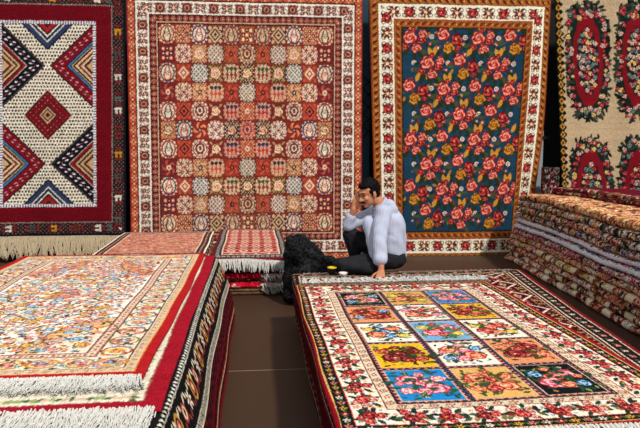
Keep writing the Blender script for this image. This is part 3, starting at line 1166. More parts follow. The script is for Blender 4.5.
    for i in range(1, nu_):
        u = .18 + (W - .36) * i / nu_
        for v in (c, H - c):
            for q in range(6):
                cv.stamp(u + r.uniform(-.1, .1), v + r.uniform(-.05, .05), .03, leaf(r.choice(['#26382a', '#1c2426', '#3c5a3c', '#7a6a3c'])), r.uniform(0, 6))
            cv.stamp(u, v, .10, bs[(i + 1) % 6], PI / 2 + r.uniform(-.3, .3), rv=.075)
            cv.stamp(u + .1, v + .04, .02, cr)
    return cv


e = empty('carpet', (1.1, 4, .52), 'flower panel carpet of blue, yellow, black and salmon squares, topmost on right pile', 'carpet')
o = cloth('pile_field', main_cv(), lie(.292, 1.912, 2.37, 5.13, .508, .006, left_drop=.038, left_rad=.022, seed=2), .012, WOOL)
world_parent(o, e)
world_parent(fringe('fringe', [(.37, 5.14, .512), (1.1, 5.14, .512), (1.93, 5.14, .512)], (.0, 1, .0), .24, 520, M_FR, w=.005, seed=5, drop=(0, 0, -.02), clump=5, gath=.3), e)
world_parent(fringe('fringe', [(.42, 2.375, .512), (1.2, 2.375, .512), (1.93, 2.365, .512)], (.0, -1, .0), .09, 460, M_FR, w=.004, seed=6, drop=(0, 0, -.3), clump=5), e)

# ================================================================== LEFT PILE
ZL = .585
def drape_right(xe, ze, over, lean, y0, y1, W, z_top, seed=0.):
    """u = 0 is the hem hanging over the aisle side; the cloth climbs the slope, rounds the edge and lies flat leftwards"""
    def f(U, V):
        b = V / V.max()
        Yy = y0 + (y1 - y0) * b
        r = .03
        t = over - U                          # > 0: past the edge
        ang = np.clip(t / r, 0, PI / 2 - lean)
        arc = r * (PI / 2 - lean)
        ext = np.clip(t - arc, 0, None)
        X = np.where(t > 0, xe + r * np.sin(ang) + ext * math.sin(lean), xe + t)
        Z = np.where(t > 0, z_top - r * (1 - np.cos(ang)) - ext * math.cos(lean), z_top)
        X = X + .005 * np.sin(Yy * 2.3 + seed) + .006 * np.sin(Yy * 4.3 + seed) * np.clip(t / .2, 0, 1)
        N = np.stack([np.sin(ang), 0 * ang, np.cos(ang)], -1)
        return np.stack([X, Yy, Z], -1), -N * -1
    return f


names_l = ['deep wine red, lowest', 'maroon, second from floor,', 'brown red, third from floor,', 'dark red, uppermost']
lay_l = ['#5c0d18', '#3c0911', '#6e101c', '#4a1016']
hh = (ZL - .09) / 4
for i in range(4):
    xe = -.27 - .045 * i
    z0 = i * hh
    pr = [(-x, z) for x, z in fold_profile(-xe, 2.0, z0 + .002, z0 + hh - .002, 6, 1)][::-1]
    o = extrude('folded_carpet', pr, 2.2 - .03 * (i % 2), 6.05, side_cv(lay_l[i], ['#2a080c', '#8a1a26'], '#47090f', i + 20), WOOL, ny=100, nu=200)
    tag(o, f'{names_l[i]} folded carpet inside the left pile beside the aisle', 'carpet', 'folded carpets in the left pile')


def c_cv():
    W, H = .75, 3.75
    cv = Cv(W, H, 150, 760, '#131013')
    # u measured from the outer (aisle) edge inwards

    def f(U, V, put):
        put(U < .012, '#d8ccb4')
        m = (U >= .012) & (U < .05)
        put(m, '#b9ad98')
        put(m & (((U / .012).astype(int) + (V / .014).astype(int)) % 2 == 0), '#17151a')
        put((U >= .05) & (U < .056), '#e0d6c0')
        x = ((V / .15) % 1 - .5) * 2 * .15 / .17
        y = (U - .155) / .085
        k = (V / .15).astype(int)
        r = par(put, (U > .06) & (U < .25))
        palmette('#0c0a0c', '#a03a34', '#e8d0a8', '#3a2a40')(*T(x, y, 0, 0, .62), par(r, k % 3 == 0))
        daisy('#e6dac6', '#b0602c', 6)(*T(x, y, 0, 0, .55), par(r, k % 3 == 1))
        disc('#b88a3c', '#1c1418', '#c05a50', '#e0c090')(*T(x, y, 0, 0, .6, ry=.75), par(r, k % 3 == 2))
        for s in (-1, 1):
            leaf('#d8c8a8')(*T(x, y, s * .62, .5, .28, .9 * s), r)
            leaf('#8a3a2c')(*T(x, y, s * .62, -.5, .28, -.9 * s), r)
        put((U >= .25) & (U < .256), '#e0d6c0')
        m = (U >= .256) & (U < .274)
        put(m, '#e0d8c8')
        put(m & (np.abs(U - .256) < .028 * np.abs(((V / .04) % 1) - .5) * 2), '#16201a')
        put((U >= .274) & (U < .31), '#1a1418')
    cv.region(0, W, 0, H, f)
    return cv


lean = math.atan(.235 / .57)
side = [('#6c0d19', ['#3a070e'], ('#4a0810', .03), .615, 'deep red carpet reaching the floor on the aisle side of left pile'),
        ('#3c0a11', ['#1c0609'], ('#7a0f1c', .02), .56, 'dark wine carpet hanging just above the lowest on the aisle side of left pile'),
        ('#7a1020', ['#4a0a12'], ('#a8946c', .014), .50, 'crimson carpet with thin tan selvedge, hanging on the aisle side of left pile'),
        ('#450a12', ['#6a101a'], ('#2a080c', .02), .45, 'maroon carpet hanging on the aisle side of left pile, below the dark brown one'),
        ('#3a0c12', ['#5a1018', '#22080c'], ('#5c0d18', .02), .40, 'dark brown red carpet hanging right below the black bordered one')]
for i, (g_, pt, ed, ov, lb) in enumerate(side):
    zz = ZL - .078 + .014 * i
    o = cloth('draped_carpet', drape_cv(g_, pt, 3.8, ed, i), drape_right(-.440 + .0125 * i, 0, ov - .015, lean, 2.2, 6.04, .9, zz, 1), .010, WOOL)
    tag(o, lb, 'carpet')
tag(cloth('carpet', c_cv(), drape_right(-.378, ZL, .285, lean, 2.2, 6.0, .75, ZL + .002, 1), .010, WOOL),
    'black bordered carpet with flower motifs, hanging down the aisle side of left pile', 'carpet')


def b_cv():
    W, H = 1.7, 3.55
    cv = Cv(W, H, 300, 420, '#ddd2bd')
    cv.fill(0, .086, '#951222')
    cv.fill(.086, .09, '#8a7a5a')
    r = random.Random(3)
    for i in range(60):
        v = .1 + 3.4 * i / 60
        cv.stamp(W - .13, v, .03, leaf(r.choice(['#3c5a34', '#8a9a5c', '#b8a27a'])), r.uniform(0, 3))
        cv.stamp(.1 + 1.5 * i / 60, .13, .028, leaf(r.choice(['#3c5a34', '#8a9a5c', '#c8a88a'])), r.uniform(0, 3))
    return cv


e = empty('carpet', (-1.2, 4, .61), 'red edged white carpet lying second from top on left pile', 'carpet')
world_parent(cloth('pile_field', b_cv(), lie(-2.05, -.378, 2.47, 6.05, ZL + .018, .006, seed=3), .012, WOOL), e)
world_parent(fringe('fringe', [(-2.05, 2.475, ZL + .012), (-1.2, 2.475, ZL + .012), (-.40, 2.475, ZL + .012)], (0, -1, -.02), .28, 2600, M_FR, w=.0030, seed=11, clump=9, drop=(0, .0, -.05), curl=.6, gath=.45), e)


def a_cv():
    W, H = 1.62, 3.22
    cv = Cv(W, H, 520, 560, '#e2d8c6')
    cv.fill(0, .052, '#a5191f')
    cv.fill(.052, .057, '#c88a30')
    cv.fill(.057, .105, '#cdb090')
    cv.band(.057, .105, lambda x, y, put, k: (daisy('#a8442c', '#e8d8b0', 5, '#6a4a34')(*T(x, y, 0, 0, .55), par(put, k % 2 == 0)),
                                              palmette('#4a3424', '#c8802c', '#e8d8b0', '#3c5a78')(*T(x, y, 0, 0, .6), par(put, k % 2 == 1)),
                                              leaf('#5a6a3c')(*T(x, y, .8, .3, .35, .8), put)), .06)
    cv.fill(.105, .115, '#2e2430')
    cv.fill(.112, .27, '#e0d2b8')
    cv.fill(.27, .335, '#3a2630')

    def g1_(x, y, put, k):
        put(np.abs(y) < .78, '#b8826c')
        put((np.abs(y) < .5) & (np.abs(x) < .62), '#e0cdb0')
        put((np.abs(y) < .3) & (np.abs(x) < .3), '#8a2c34')
    cv.band(.27, .335, g1_, .05)
    fl = [leaf('#c8762c', '#e8c060'), leaf('#3f7a86', '#c8dce0'), leaf('#c25a5a', '#f0c0b0'), leaf('#3c4a34'), leaf('#8a2a34', '#e09a80'), leaf('#c9992f'), leaf('#4a6a9c', '#e0e0e0'),
          daisy('#c85a4a', '#f0e0c0', 5, '#5a3a34'), daisy('#dc9a3c', '#8a3020', 6), rose('#7a2a30', '#d87a70', '#f4c8b8', '#8a2a30', 5), leaf('#6a5a3a'), daisy('#4a86a8', '#f0e4c8', 5)]
    # wide border: rounded cartouches
    r = random.Random(2)
    n = 18
    for i in range(n):
        v = .10 + (H - .2) * (i + .5) / n
        for u in (.19, W - .19):
            cv.stamp(u, v, .085, lambda x, y, put, i=i: (put(np.abs(np.hypot(x, y) - .85) < .09, ('#6a8a98', '#8a3a3c', '#7a7a3c', '#4a4038')[i % 4]),
                                                         put(np.hypot(x, y) < .55, ('#d8a08c', '#d8b45c', '#b8443c', '#e0c8a8')[i % 4]),
                                                         rose('#5a2a24', '#c85a48', '#f0c090', '#3c6a8a', 5)(*T(x, y, 0, 0, .42), put)), rv=.075)
    n = 9
    for i in range(n):
        u = .10 + (W - .2) * (i + .5) / n
        for v in (.19, H - .19):
            cv.stamp(u, v, .085, lambda x, y, put, i=i: (put(np.hypot(x, y) < .95, '#b8822c'), put(np.hypot(x, y) < .74, '#e0c48c'),
                                                         rose('#4a2a24', ('#3c7ab0', '#c85a48')[i % 2], '#e0c8c0', '#c8443c', 6)(*T(x, y, 0, 0, .6), put)), rv=.07)
    scatter(cv, .12, .26, .12, H - .12, .045, fl, .026, seed=5, keep=lambda u, v: True)
    scatter(cv, W - .26, W - .12, .12, H - .12, .045, fl, .026, seed=6)
    scatter(cv, .12, W - .12, .12, .26, .045, fl, .026, seed=7)
    scatter(cv, .12, W - .12, H - .26, H - .12, .045, fl, .026, seed=8)
    cv.band(.27, .335, g1_, .05)
    # corner spandrels and medallion
    f0, f1, v0, v1 = .335, W - .335, .335, H - .335

    def fld(U, V, put):
        put(U > -9, '#e8dfcf')
        cx, cy = (f0 + f1) / 2, (v0 + v1) / 2
        th = np.arctan2(V - cy, U - cx)
        m = np.hypot((U - cx) / .36, (V - cy) / .62)
        put(m < 1 + .06 * np.cos(12 * th), '#8a5a3c')
        put(m < .96 + .06 * np.cos(12 * th), '#e2d2b8')
        put(m < .62 + .05 * np.cos(10 * th), '#6a8a98')
        put(m < .58 + .05 * np.cos(10 * th), '#e6dccb')
        put(m < .26, '#c87a5c')
        for a in (f0, f1):
            for b in (v0, v1):
                q = np.hypot((U - a) / .33, (V - b) / .62)
                put(q < 1.03, '#6a4a3c')
                put(q < 1, '#d9b07c' if b == v0 else '#cf9478')
                put(q < .7, '#e2d2bc')
    cv.region(f0, f1, v0, v1, fld)
    # running stems
    for i in range(26):
        u, v = r.uniform(f0, f1), r.uniform(v0, v1)
        cv.stamp(u, v, r.uniform(.06, .12), lambda x, y, put: put((np.abs(np.hypot(x, y) - .8) < .05) & (np.arctan2(y, x) > -1.5), '#7a5a3c'), r.uniform(0, 6))
    scatter(cv, f0 + .02, f1 - .02, v0 + .02, v1 - .02, .042, fl, .026, seed=9)
    scatter(cv, f0 + .02, f1 - .02, v0 + .02, v1 - .02, .05, [leaf('#2c3a30'), leaf('#5a2a24'), leaf('#2c2a34'), leaf('#b8762a')], .016, seed=19)
    scatter(cv, f0 + .03, f1 - .03, v1 - .75, v1 - .02, .05, [leaf('#b8483c'), daisy('#c0503c', '#e8c090', 5), leaf('#8a3a34'), leaf('#c87a3c')], .026, seed=12)
    scatter(cv, f0 + .04, f1 - .04, v0 + .04, v1 - .04, .12, [rose('#6a2a30', '#d07a74', '#f4cfc0', '#8a3a2c', 6), rose('#5a3a1c', '#d0922c', '#f0cc7c', '#7a2a20', 6),
                                                             rose('#2c4458', '#5c9ab4', '#d4e4e4', '#b8483c', 6)], .036, seed=10)
    return cv


e = empty('carpet', (-1.3, 4, .63), 'cream flowered carpet with red edge and white fringe, topmost on left pile', 'carpet')
world_parent(cloth('pile_field', a_cv(), lie(-2.08, -.486, 2.80, 6.05, ZL + .038, .012, seed=5, taper=.026), .014, WOOL), e)
world_parent(fringe('fringe', [(-2.06, 2.805, ZL + .036), (-1.2, 2.805, ZL + .036), (-.50, 2.805, ZL + .036)], (0, -1, -.03), .155, 2400, M_FR, w=.0030, seed=12, clump=8, drop=(0, 0, .0), curl=.6, gath=.45), e)


# ---- rose pink rug on a lower pile behind the left pile
def far_cv():
    W, H = 1.15, 1.7
    cv = Cv(W, H, 260, 260, '#b8705c')
    cv.fill(0, .018, '#e4dac6')
    cv.fill(.018, .10, '#3a2226')
    cv.band(.02, .10, lambda x, y, put, k: (daisy('#b8584a', '#e0c8a0', 5)(*T(x, y, 0, 0, .55), put), leaf('#b8a078')(*T(x, y, .8, 0, .35, .8), put)), .07)
    cv.fill(.10, .112, '#d8c4a0')
    fl = [daisy('#8f2f2f', '#e8c8a0', 5), leaf('#d8b090'), leaf('#6a2a2c'), daisy('#dcb898', '#8a2a2a', 5), leaf('#c07c34'), rose('#6a2426', '#c85c50', '#ecc0a4', '#8a2a2a', 5), leaf('#4a5a50')]
    scatter(cv, .12, W - .12, .12, H - .12, .045, fl, .026, seed=3)
    return cv


for i, (c_, nm) in enumerate((('#5a2420', 'brown red, lowest'), ('#8a6a50', 'tan, second from floor,'), ('#4a1218', 'dark wine, third from floor,'), ('#7a4a3c', 'brown, fourth from floor,'), ('#3a1216', 'black red, fifth from floor,'))):
    pr = fold_profile(-1.52, -.5, i * .116 + .001, (i + 1) * .116 - .001, 6, 1)
    o = extrude('folded_carpet', pr, 6.2, 7.75, side_cv(c_, ['#2a0c10', '#b89a7a'], None, i + 50), WOOL, ny=60, nu=120)
    tag(o, f'{nm} folded carpet in the low pile behind the cream flowered carpet', 'carpet', 'folded carpets behind the left pile')
tag(cloth('carpet', far_cv(), lie(-1.53, -.49, 6.16, 7.8, .60, .01, seed=1), .012, WOOL),
    'dusty pink patterned carpet with white selvedge, lying behind the cream flowered carpet', 'carpet')


# ================================================================== SMALL STACK IN THE MIDDLE
def small_top_cv():
    W, H = .80, 2.1
    cv = Cv(W, H, 220, 260, '#9c3230')
    cv.fill(0, .02, '#7a1420')
    cv.fill(.02, .10, '#2e2a30')
    cv.band(.02, .10, lambda x, y, put, k: (daisy('#b8a898', '#5a2a2c', 5)(*T(x, y, 0, 0, .6), put)), .05)
    cv.fill(.10, .115, '#d8b89c')

    def f(U, V, put):
        k = (V / .16).astype(int)
        y = ((V / .16) % 1 - .5) * 2
        x = ((U / .13) % 1 - .5) * 2
        put(k % 2 == 0, '#8a2428')
        put((k % 2 == 0) & (np.abs(x) + np.abs(y) < .8), '#dca084')
        put((k % 2 == 0) & (np.abs(x) + np.abs(y) < .4), '#3a2a3a')
        put((k % 2 == 1) & (np.hypot(x, y) < .7), '#d8b8a0')
        put((k % 2 == 1) & (np.hypot(x, y) < .4), '#a8302c')
        put(np.abs(y) > .9, '#dcc0a8')
    cv.region(.115, W - .115, .115, H - .115, f)
    return cv


YS0, YS1 = 7.0, 9.05
XS0, XS1 = -.47, .335
small = [('#5a4030', ['#3c2a20'], None, .035, 'flat brown, lowest', .0), ('#a88c68', ['#8a6c4c'], '#6a4c34', .05, 'tan, second from floor,', .02), ('#c4122c', ['#90101e'], '#e0d4c4', .06, 'bright red, third from floor,', -.01),
         ('#8c6a50', ['#3a1a1c', '#c8b8a0'], None, .04, 'beige and brown, fourth from floor,', .05), ('#c01830', ['#7a1020'], '#7a1020', .06, 'crimson, fifth from floor,', -.02),
         ('#241a20', ['#d8c8b0', '#9a2a2c'], None, .09, 'black with cream motifs, sixth from floor,', .0)]
z = 0
for i, (c_, sp, ln, h_, nm, dy) in enumerate(small):
    pr = fold_profile(YS0 + dy, YS1, z + .001, z + h_ - .001, 6, 1 if i in (2, 4) else 0)
    e = empty('folded_carpet', ((XS0 + XS1) / 2, YS0 + .5, z), f'{nm} folded carpet in the short stack', 'carpet', 'folded carpets at the end of the aisle')
    world_parent(extrude('pile_field', pr, XS0 + .01 * (i % 3), XS1 - (.015 * ((i * 2) % 3)) + (.05 if i == 0 else 0), side_cv(c_, sp, ln, i + 70), WOOL, ny=60, nu=140, plane='yz'), e)
    if i in (1, 2, 3, 4):
        world_parent(fringe('fringe', [(.05, YS0 + dy - .005, z + h_ * .6), (XS1 - .02, YS0 + dy - .005, z + h_ * .7)], (.15, -.4, .05), .09, 90, M_FR, w=.005, seed=20 + i, clump=9, drop=(.3, 0, -.5), curl=1.2), e)
    z += h_
ZS = z
e = empty('carpet', (-.1, 8, ZS), 'small red carpet with heavy white fringe, topmost of the short stack', 'carpet')


def small_surf(U, V):
    P, N = lie(XS0 - .01, XS1 + .03, 6.93, YS1 + .02, ZS + .125, .015, seed=4)(U, V)
    b = V / V.max()
    P[..., 2] -= .05 * np.clip(1 - b * 8, 0, 1) ** 2
    a = U / U.max()
    P[..., 2] -= .05 * np.clip((a - .93) / .07, 0, 1) ** 2
    return P, N


world_parent(cloth('pile_field', small_top_cv(), small_surf, .012, WOOL, back='#b79a6a'), e)
world_parent(fringe('fringe', [(XS0 + .03, 6.93, ZS + .078), (-.1, 6.93, ZS + .08), (XS1 - .02, 6.93, ZS + .05)], (.02, -.2, -.3), .115, 700, M_FR, w=.0050, seed=31, clump=8, drop=(0, 0, -.75), curl=.6, gath=.5), e)
pr = fold_profile(YS0 + .03, YS1, ZS + .002, ZS + .104, 6, 2)
o = extrude('folded_carpet', pr, XS0, XS1 + .0, side_cv('#a0142a', ['#5a1018', '#1c1418'], '#d8c8b4', 91), WOOL, ny=60, nu=140, plane='yz')
tag(o, 'dark red folded carpet directly under the fringed carpet of the short stack', 'carpet', 'folded carpets at the end of the aisle')
# tan back of a carpet hanging at the right end of the short stack
cvt = Cv(.9, .40, 60, 40, '#a98a5c')
cvt.fill(0, .03, '#7a5a3c')


def tan_surf(U, V):
    Yy = 7.0 + U
    Z = .05 + V + .0 * U
    X = XS1 + .085 + .025 * np.sin(V * 9 + U * 3) + .02 * np.sin(U * 11)
    N = np.zeros(U.shape + (3,))
    N[..., 0] = 1
    return np.stack([X, Yy, Z], -1), N


tag(cloth('hanging_flap', cvt, tan_surf, .02, WOOL, back='#a98a5c'), 'tan carpet end hanging against the right side of the short stack', 'carpet')

# ================================================================== RIGHT FOLDED STACK
def roll_cv(ground, pal, size, seed, edge=None, blocks=None):
    def f(W, H, nx, ny):
        cv = Cv(W, H, nx, ny, ground, 1)
        cv.dye = .12
        r = random.Random(seed)
        a0, a1 = W * .40, W * .62
        if blocks:
            for k in range(int(H / .40) + 1):
                v = k * .40 + r.uniform(0, .1)
                cv.rect(a0, a1, v, v + .17, blocks)
        ms = [rose(p[0], p[1], p[2], p[0], 5) for p in pal for q in (0, 1)] + [leaf('#26301f'), leaf('#1c1a1a'), daisy(pal[0][2], pal[0][0], 5), leaf('#8a7434')]
        keep = (lambda u, v: not blocks or (v % .40) > .2 or r.random() < .12)
        if ground == '#b85c3a':
            a0 = W * .2
        scatter(cv, a0, a1, 0, H, size * 1.1, [leaf('#1c1a18'), leaf('#2c3a28'), leaf('#ecd8bc'), leaf('#ecd8bc')], size * .7, seed=seed + 9, keep=keep)
        scatter(cv, a0, a1, 0, H, size * 1.8, ms, size * 1.3, seed=seed, keep=keep)
        if edge:
            cv.rect(W * .512, W * .534, 0, H, '#d2d2d6')
        return cv
    return f


P1 = ('#7a2a20', '#e08450', '#f6cc98')
P2 = ('#5a1a1c', '#c44c40', '#f2bc9c')
P3 = ('#4c1420', '#c04458', '#f0b4b8')
P4 = ('#4a3a14', '#b8923c', '#e4cc88')
P5 = ('#2a2a44', '#5a5a8c', '#c8c0d8')
P6 = ('#5a2c2c', '#cdb4a4', '#f4e8dc')
P8 = ('#8a3418', '#e0905c', '#f6d098')
P7 = ('#20301f', '#6a8a4c', '#c8d08a')
stack = [  # from the floor up: ground, palettes, motif size, height, white edge, blocks, words
    ('#8a3a2c', [P2, P6], .040, .080, False, '#e4d8bc', 'cream blocked rust red, lowest'),
    ('#6c3a34', [P2, P6, P4], .040, .080, False, '#e0d2b0', 'dull red with cream blocks, second from floor,'),
    ('#9c4038', [P2, P6, P1], .036, .078, False, None, 'rose red flowered, third from floor,'),
    ('#7a3c30', [P4, P2, P6, P3], .040, .082, False, '#d8c6a0', 'cream and brown blocked, fourth from floor,'),
    ('#9a5444', [P1, P2, P6], .038, .080, False, None, 'salmon flowered, fifth from floor,'),
    ('#a03448', [P3, P6, P3], .036, .080, False, None, 'pinkish crimson flowered, sixth from floor,'),
    ('#38407c', [P3, P5, P6], .036, .080, True, None, 'navy and pink with white selvedge, seventh from floor,'),
    ('#84505a', [P6, P3], .032, .070, True, None, 'mauve with white selvedge, fifth from the top,'),
    ('#5c4034', [P1, P6, P5], .034, .080, False, None, 'dark brown flowered, fourth from the top,'),
    ('#43382a', [P1, P2, P6], .042, .085, False, None, 'dark olive with orange roses, third from the top,'),
    ('#6a5448', [P1, P6, P6], .040, .085, False, None, 'brown and cream flowered, second from the top,'),
    ('#b85c3a', [P1, P8, P8], .046, .095, False, None, 'orange red with golden roses, uppermost'),
]
ZTOT = sum(q[3] for q in stack)


def stack_bend(A):
    y, zz = A[..., 1], A[..., 2]
    k = (y - 4.4) / (8.95 - 4.4)
    A = A.copy()
    A[..., 0] += (.40 + .17 * zz / ZTOT) * k + .012 * np.sin(y * 3.1 + zz * 9) + .006 * np.sin(y * 9 + zz * 30)
    # the pile sags in soft waves, more towards its top, and droops at its end
    A[..., 2] += zz / ZTOT * (.014 * np.sin(y * 1.9) + .006 * np.sin(y * 5.1) - .05 * np.clip((y - 8.5) / .45, 0, 1) ** 2)
    return A


z = 0.0
for i, (g_, pal, sz, h_, ed, bl, nm) in enumerate(stack):
    x0 = 3.17 + .014 * math.sin(i * 1.9)
    pr = fold_profile(x0, 4.15, z + .001, z + h_ - .001, 8, 0)
    e = empty('folded_carpet', (3.7, 7, z), f'{nm} folded carpet of the long stack', 'carpet', 'folded carpets of the long stack')
    y1 = 8.93 - .03 * ((i * 3) % 4)
    o = extrude('pile_field', pr, 4.4, y1, roll_cv(g_, pal, sz, i + 40, ed, bl), WOOL, ny=560, nu=(190 if i == len(stack) - 1 else 96), bend=stack_bend, focus=((.20, .60) if i == len(stack) - 1 else (.42, .60)), cvres=.007)
    world_parent(o, e)
    sh = .40 + .17 * z / ZTOT
    zt = z - z / ZTOT * .04
    world_parent(fringe('fringe', [(x0 + sh + .03, y1, zt + h_ * .5), (x0 + sh + .75, y1, zt + h_ * .5)], (-.25, .35, 0), .10, 110, M_FR2, w=.005, seed=60 + i, clump=6, drop=(0, 0, -.3), curl=1), e)
    # the fringe turns round the nose: the whitish end of each fold
    world_parent(fringe('fringe', [(x0 + sh + .012, y1 - .16, zt + h_ * .55), (x0 + sh + .02, y1 + .0, zt + h_ * .5)], (-.35, .25, .2), .07, 60, M_FR2, w=.005, seed=80 + i, clump=5, drop=(0, 0, -.5), curl=1), e)
    z += h_
ZR = z
# maroon carpet folded on top, set back
pr = fold_profile(3.95, 4.6, ZR + .002, ZR + .092, 8, 1)
o = extrude('folded_carpet', [(x - .05, zz - .002) for x, zz in pr], 5.2, 8.5, roll_cv('#5c0a1c', [('#3a0812', '#7c1024', '#a83048')], .03, 99), WOOL, ny=200, nu=120,
            bend=lambda A: A + np.stack([.12 + .02 * np.sin(A[..., 1] * 3), 0 * A[..., 0], .014 * np.sin(A[..., 1] * 1.9) + .006 * np.sin(A[..., 1] * 5.1) + .002], -1))
bm = bmesh.new()
box_bm(bm, 3.75, 5.4, 4.45, 9.0, 0.001, ZR - .02)
# lower carpets standing behind the long stack carry the maroon one
world = None
bm.free()
tag(o, 'maroon folded carpet lying on top of the long stack, below the cream carpet', 'carpet')
# small bundle standing in the dark gap
pr = fold_profile(0, .22, 0, .1, 8, 1)
bundle = empty('folded_carpet', (wx(547), YW - .15, 0), 'small dark patterned carpet bundle standing in gap beside the steel post', 'carpet')
zb0, zb1 = 0.0, at(547, 166, YW - .1).z


def bund(W, H, nx, ny):
    cv = Cv(W, H, nx, ny, '#1c1418', 1)
    scatter(cv, 0, W, 0, H, .05, [daisy('#8a4a48', '#c8b8a0', 5), leaf('#6a2a2c'), daisy('#6a6a60', '#2a1a1c', 5)], .03, seed=4)
    return cv


A0 = fold_profile(0, .26, 0, .12, 8, 1)
o = extrude('pile_field', A0, 0, zb1 - .02, bund, WOOL, ny=120, nu=90, bend=lambda A: np.stack([wx(540) + A[..., 0], YW - .17 + A[..., 2], A[..., 1] + .002], -1))
world_parent(o, bundle)

# ================================================================== BLACK BUNDLE BEHIND THE PILE
def remesh(name, bm, vox, m, smooth=6, disp=0., dscale=.05, parent=None):
    me = bpy.data.meshes.new('tmp')
    bm.to_mesh(me)
    bm.free()
    o = bpy.data.objects.new('tmp', me)
    C.objects.link(o)
    md = o.modifiers.new('r', 'REMESH')
    md.mode = 'VOXEL'
    md.voxel_size = vox
    if smooth:
        sm = o.modifiers.new('s', 'SMOOTH')
        sm.iterations = smooth
        sm.factor = .5
    dg = bpy.context.evaluated_depsgraph_get()
    me2 = bpy.data.meshes.new_from_object(o.evaluated_get(dg))
    bpy.data.objects.remove(o)
    bpy.data.meshes.remove(me)
    me2.name = name
    if disp:
        n = len(me2.vertices)
        co = np.empty(n * 3, np.float32)
        no = np.empty(n * 3, np.float32)
        me2.vertices.foreach_get('co', co)
        me2.vertex_normals.foreach_get('vector', no)
        co, no = co.reshape(-1, 3), no.reshape(-1, 3)
        q = co / dscale
        d = np.sin(q[:, 0] * 1.3 + np.sin(q[:, 2] * 1.1)) * np.sin(q[:, 2] * .9 + q[:, 0] * .5) + .5 * np.sin(q[:, 1] * 2 + q[:, 2] * 1.7 + q[:, 0])
        co += no * (d * disp)[:, None]
        me2.vertices.foreach_set('co', co.ravel())
        me2.update()
    me2.materials.clear()
    return link(name, me2, m, parent)


def ell(bm, c, r, rot=None, seg=20):
    M = Matrix.Translation(Vector(c))
    if rot is not None:
        M = M @ rot.to_4x4()
    bmesh.ops.create_uvsphere(bm, u_segments=seg, v_segments=seg // 2 + 2, radius=1, matrix=M @ Matrix.Diagonal((*r, 1)))


def limb(bm, p0, r0, p1, r1, n=9, flat=None):
    p0, p1 = Vector(p0), Vector(p1)
    d = p1 - p0
    L = d.length
    q = d.to_track_quat('Z', 'Y').to_matrix()
    bmesh.ops.create_cone(bm, cap_ends=True, segments=20, radius1=r0, radius2=r1, depth=L, matrix=Matrix.Translation((p0 + p1) / 2) @ q.to_4x4())
    ell(bm, p0, (r0,) * 3)
    ell(bm, p1, (r1,) * 3)


m_black = mat('black_woven_cloth', '#101011', .9, .6, 35, .9, .1)
nt = m_black.node_tree
_mx = [n for n in nt.nodes if n.type == 'MIX_RGB'][0]
_tc = [n for n in nt.nodes if n.type == 'TEX_COORD'][0]
_vo = nt.nodes.new('ShaderNodeTexVoronoi')
_vo.feature = 'DISTANCE_TO_EDGE'
_vo.inputs['Scale'].default_value = 20
_cr = nt.nodes.new('ShaderNodeValToRGB')
_cr.color_ramp.elements[0].color = rgba('#303034')
_cr.color_ramp.elements[1].color = rgba('#0c0c0d')
_cr.color_ramp.elements[1].position = .07
nt.links.new(_tc.outputs['Object'], _vo.inputs['Vector'])
nt.links.new(_vo.outputs['Distance'], _cr.inputs['Fac'])
nt.links.new(_cr.outputs['Color'], _mx.inputs[1])
bm = bmesh.new()
r = random.Random(5)
ell(bm, (.62, 6.6, .25), (.34, .30, .26))
ell(bm, at(299, 252, 6.62), (.15, .2, .19))
limb(bm, at(293, 243, 6.62), .09, at(306, 246, 6.6), .08)
limb(bm, at(305, 247, 6.6), .09, at(320, 260, 6.5), .07)
limb(bm, at(320, 260, 6.5), .07, at(334, 268, 6.45), .04)
limb(bm, (.95, 6.4, .16), .15, (1.15, 6.4, .3), .12)
limb(bm, (.37, 6.55, .1), .1, (.36, 6.6, .6), .07)
o = remesh('cloth_bundle', bm, .016, m_black, 5, .010, .035)
tag(o, 'black cloth bundle heaped behind the pile, left of the seated man', 'bundle')

# ================================================================== MAN
m_skin = mat('skin', '#b87a58', .5, .1, 60, .10, .3)
m_hair = mat('black_hair', '#080606', .7, .8, 60, .5, .1)


def shirt_mat():
    m = mat('striped_shirt_cotton', '#a4a9bb', .85, .35, 9, .10, .1)
    bn = [n for n in m.node_tree.nodes if n.type == 'BUMP'][0]
    bn.inputs['Distance'].default_value = .02
    nt = m.node_tree
    mx = [n for n in nt.nodes if n.type == 'MIX_RGB'][0]
    tc = [n for n in nt.nodes if n.type == 'TEX_COORD'][0]
    w = nt.nodes.new('ShaderNodeTexWave')
    w.wave_type = 'BANDS'
    w.bands_direction = 'X'
    w.inputs['Scale'].default_value = 26
    w.inputs['Distortion'].default_value = .6
    nt.links.new(tc.outputs['Object'], w.inputs['Vector'])
    cr = nt.nodes.new('ShaderNodeValToRGB')
    cr.color_ramp.elements[0].color = rgba('#9aa1ba')
    cr.color_ramp.elements[1].color = rgba('#b9bdcc')
    cr.color_ramp.elements[0].position = .3
    cr.color_ramp.elements[1].position = .5
    nt.links.new(w.outputs['Fac'], cr.inputs['Fac'])
    nt.links.new(cr.outputs['Color'], mx.inputs[1])
    return m


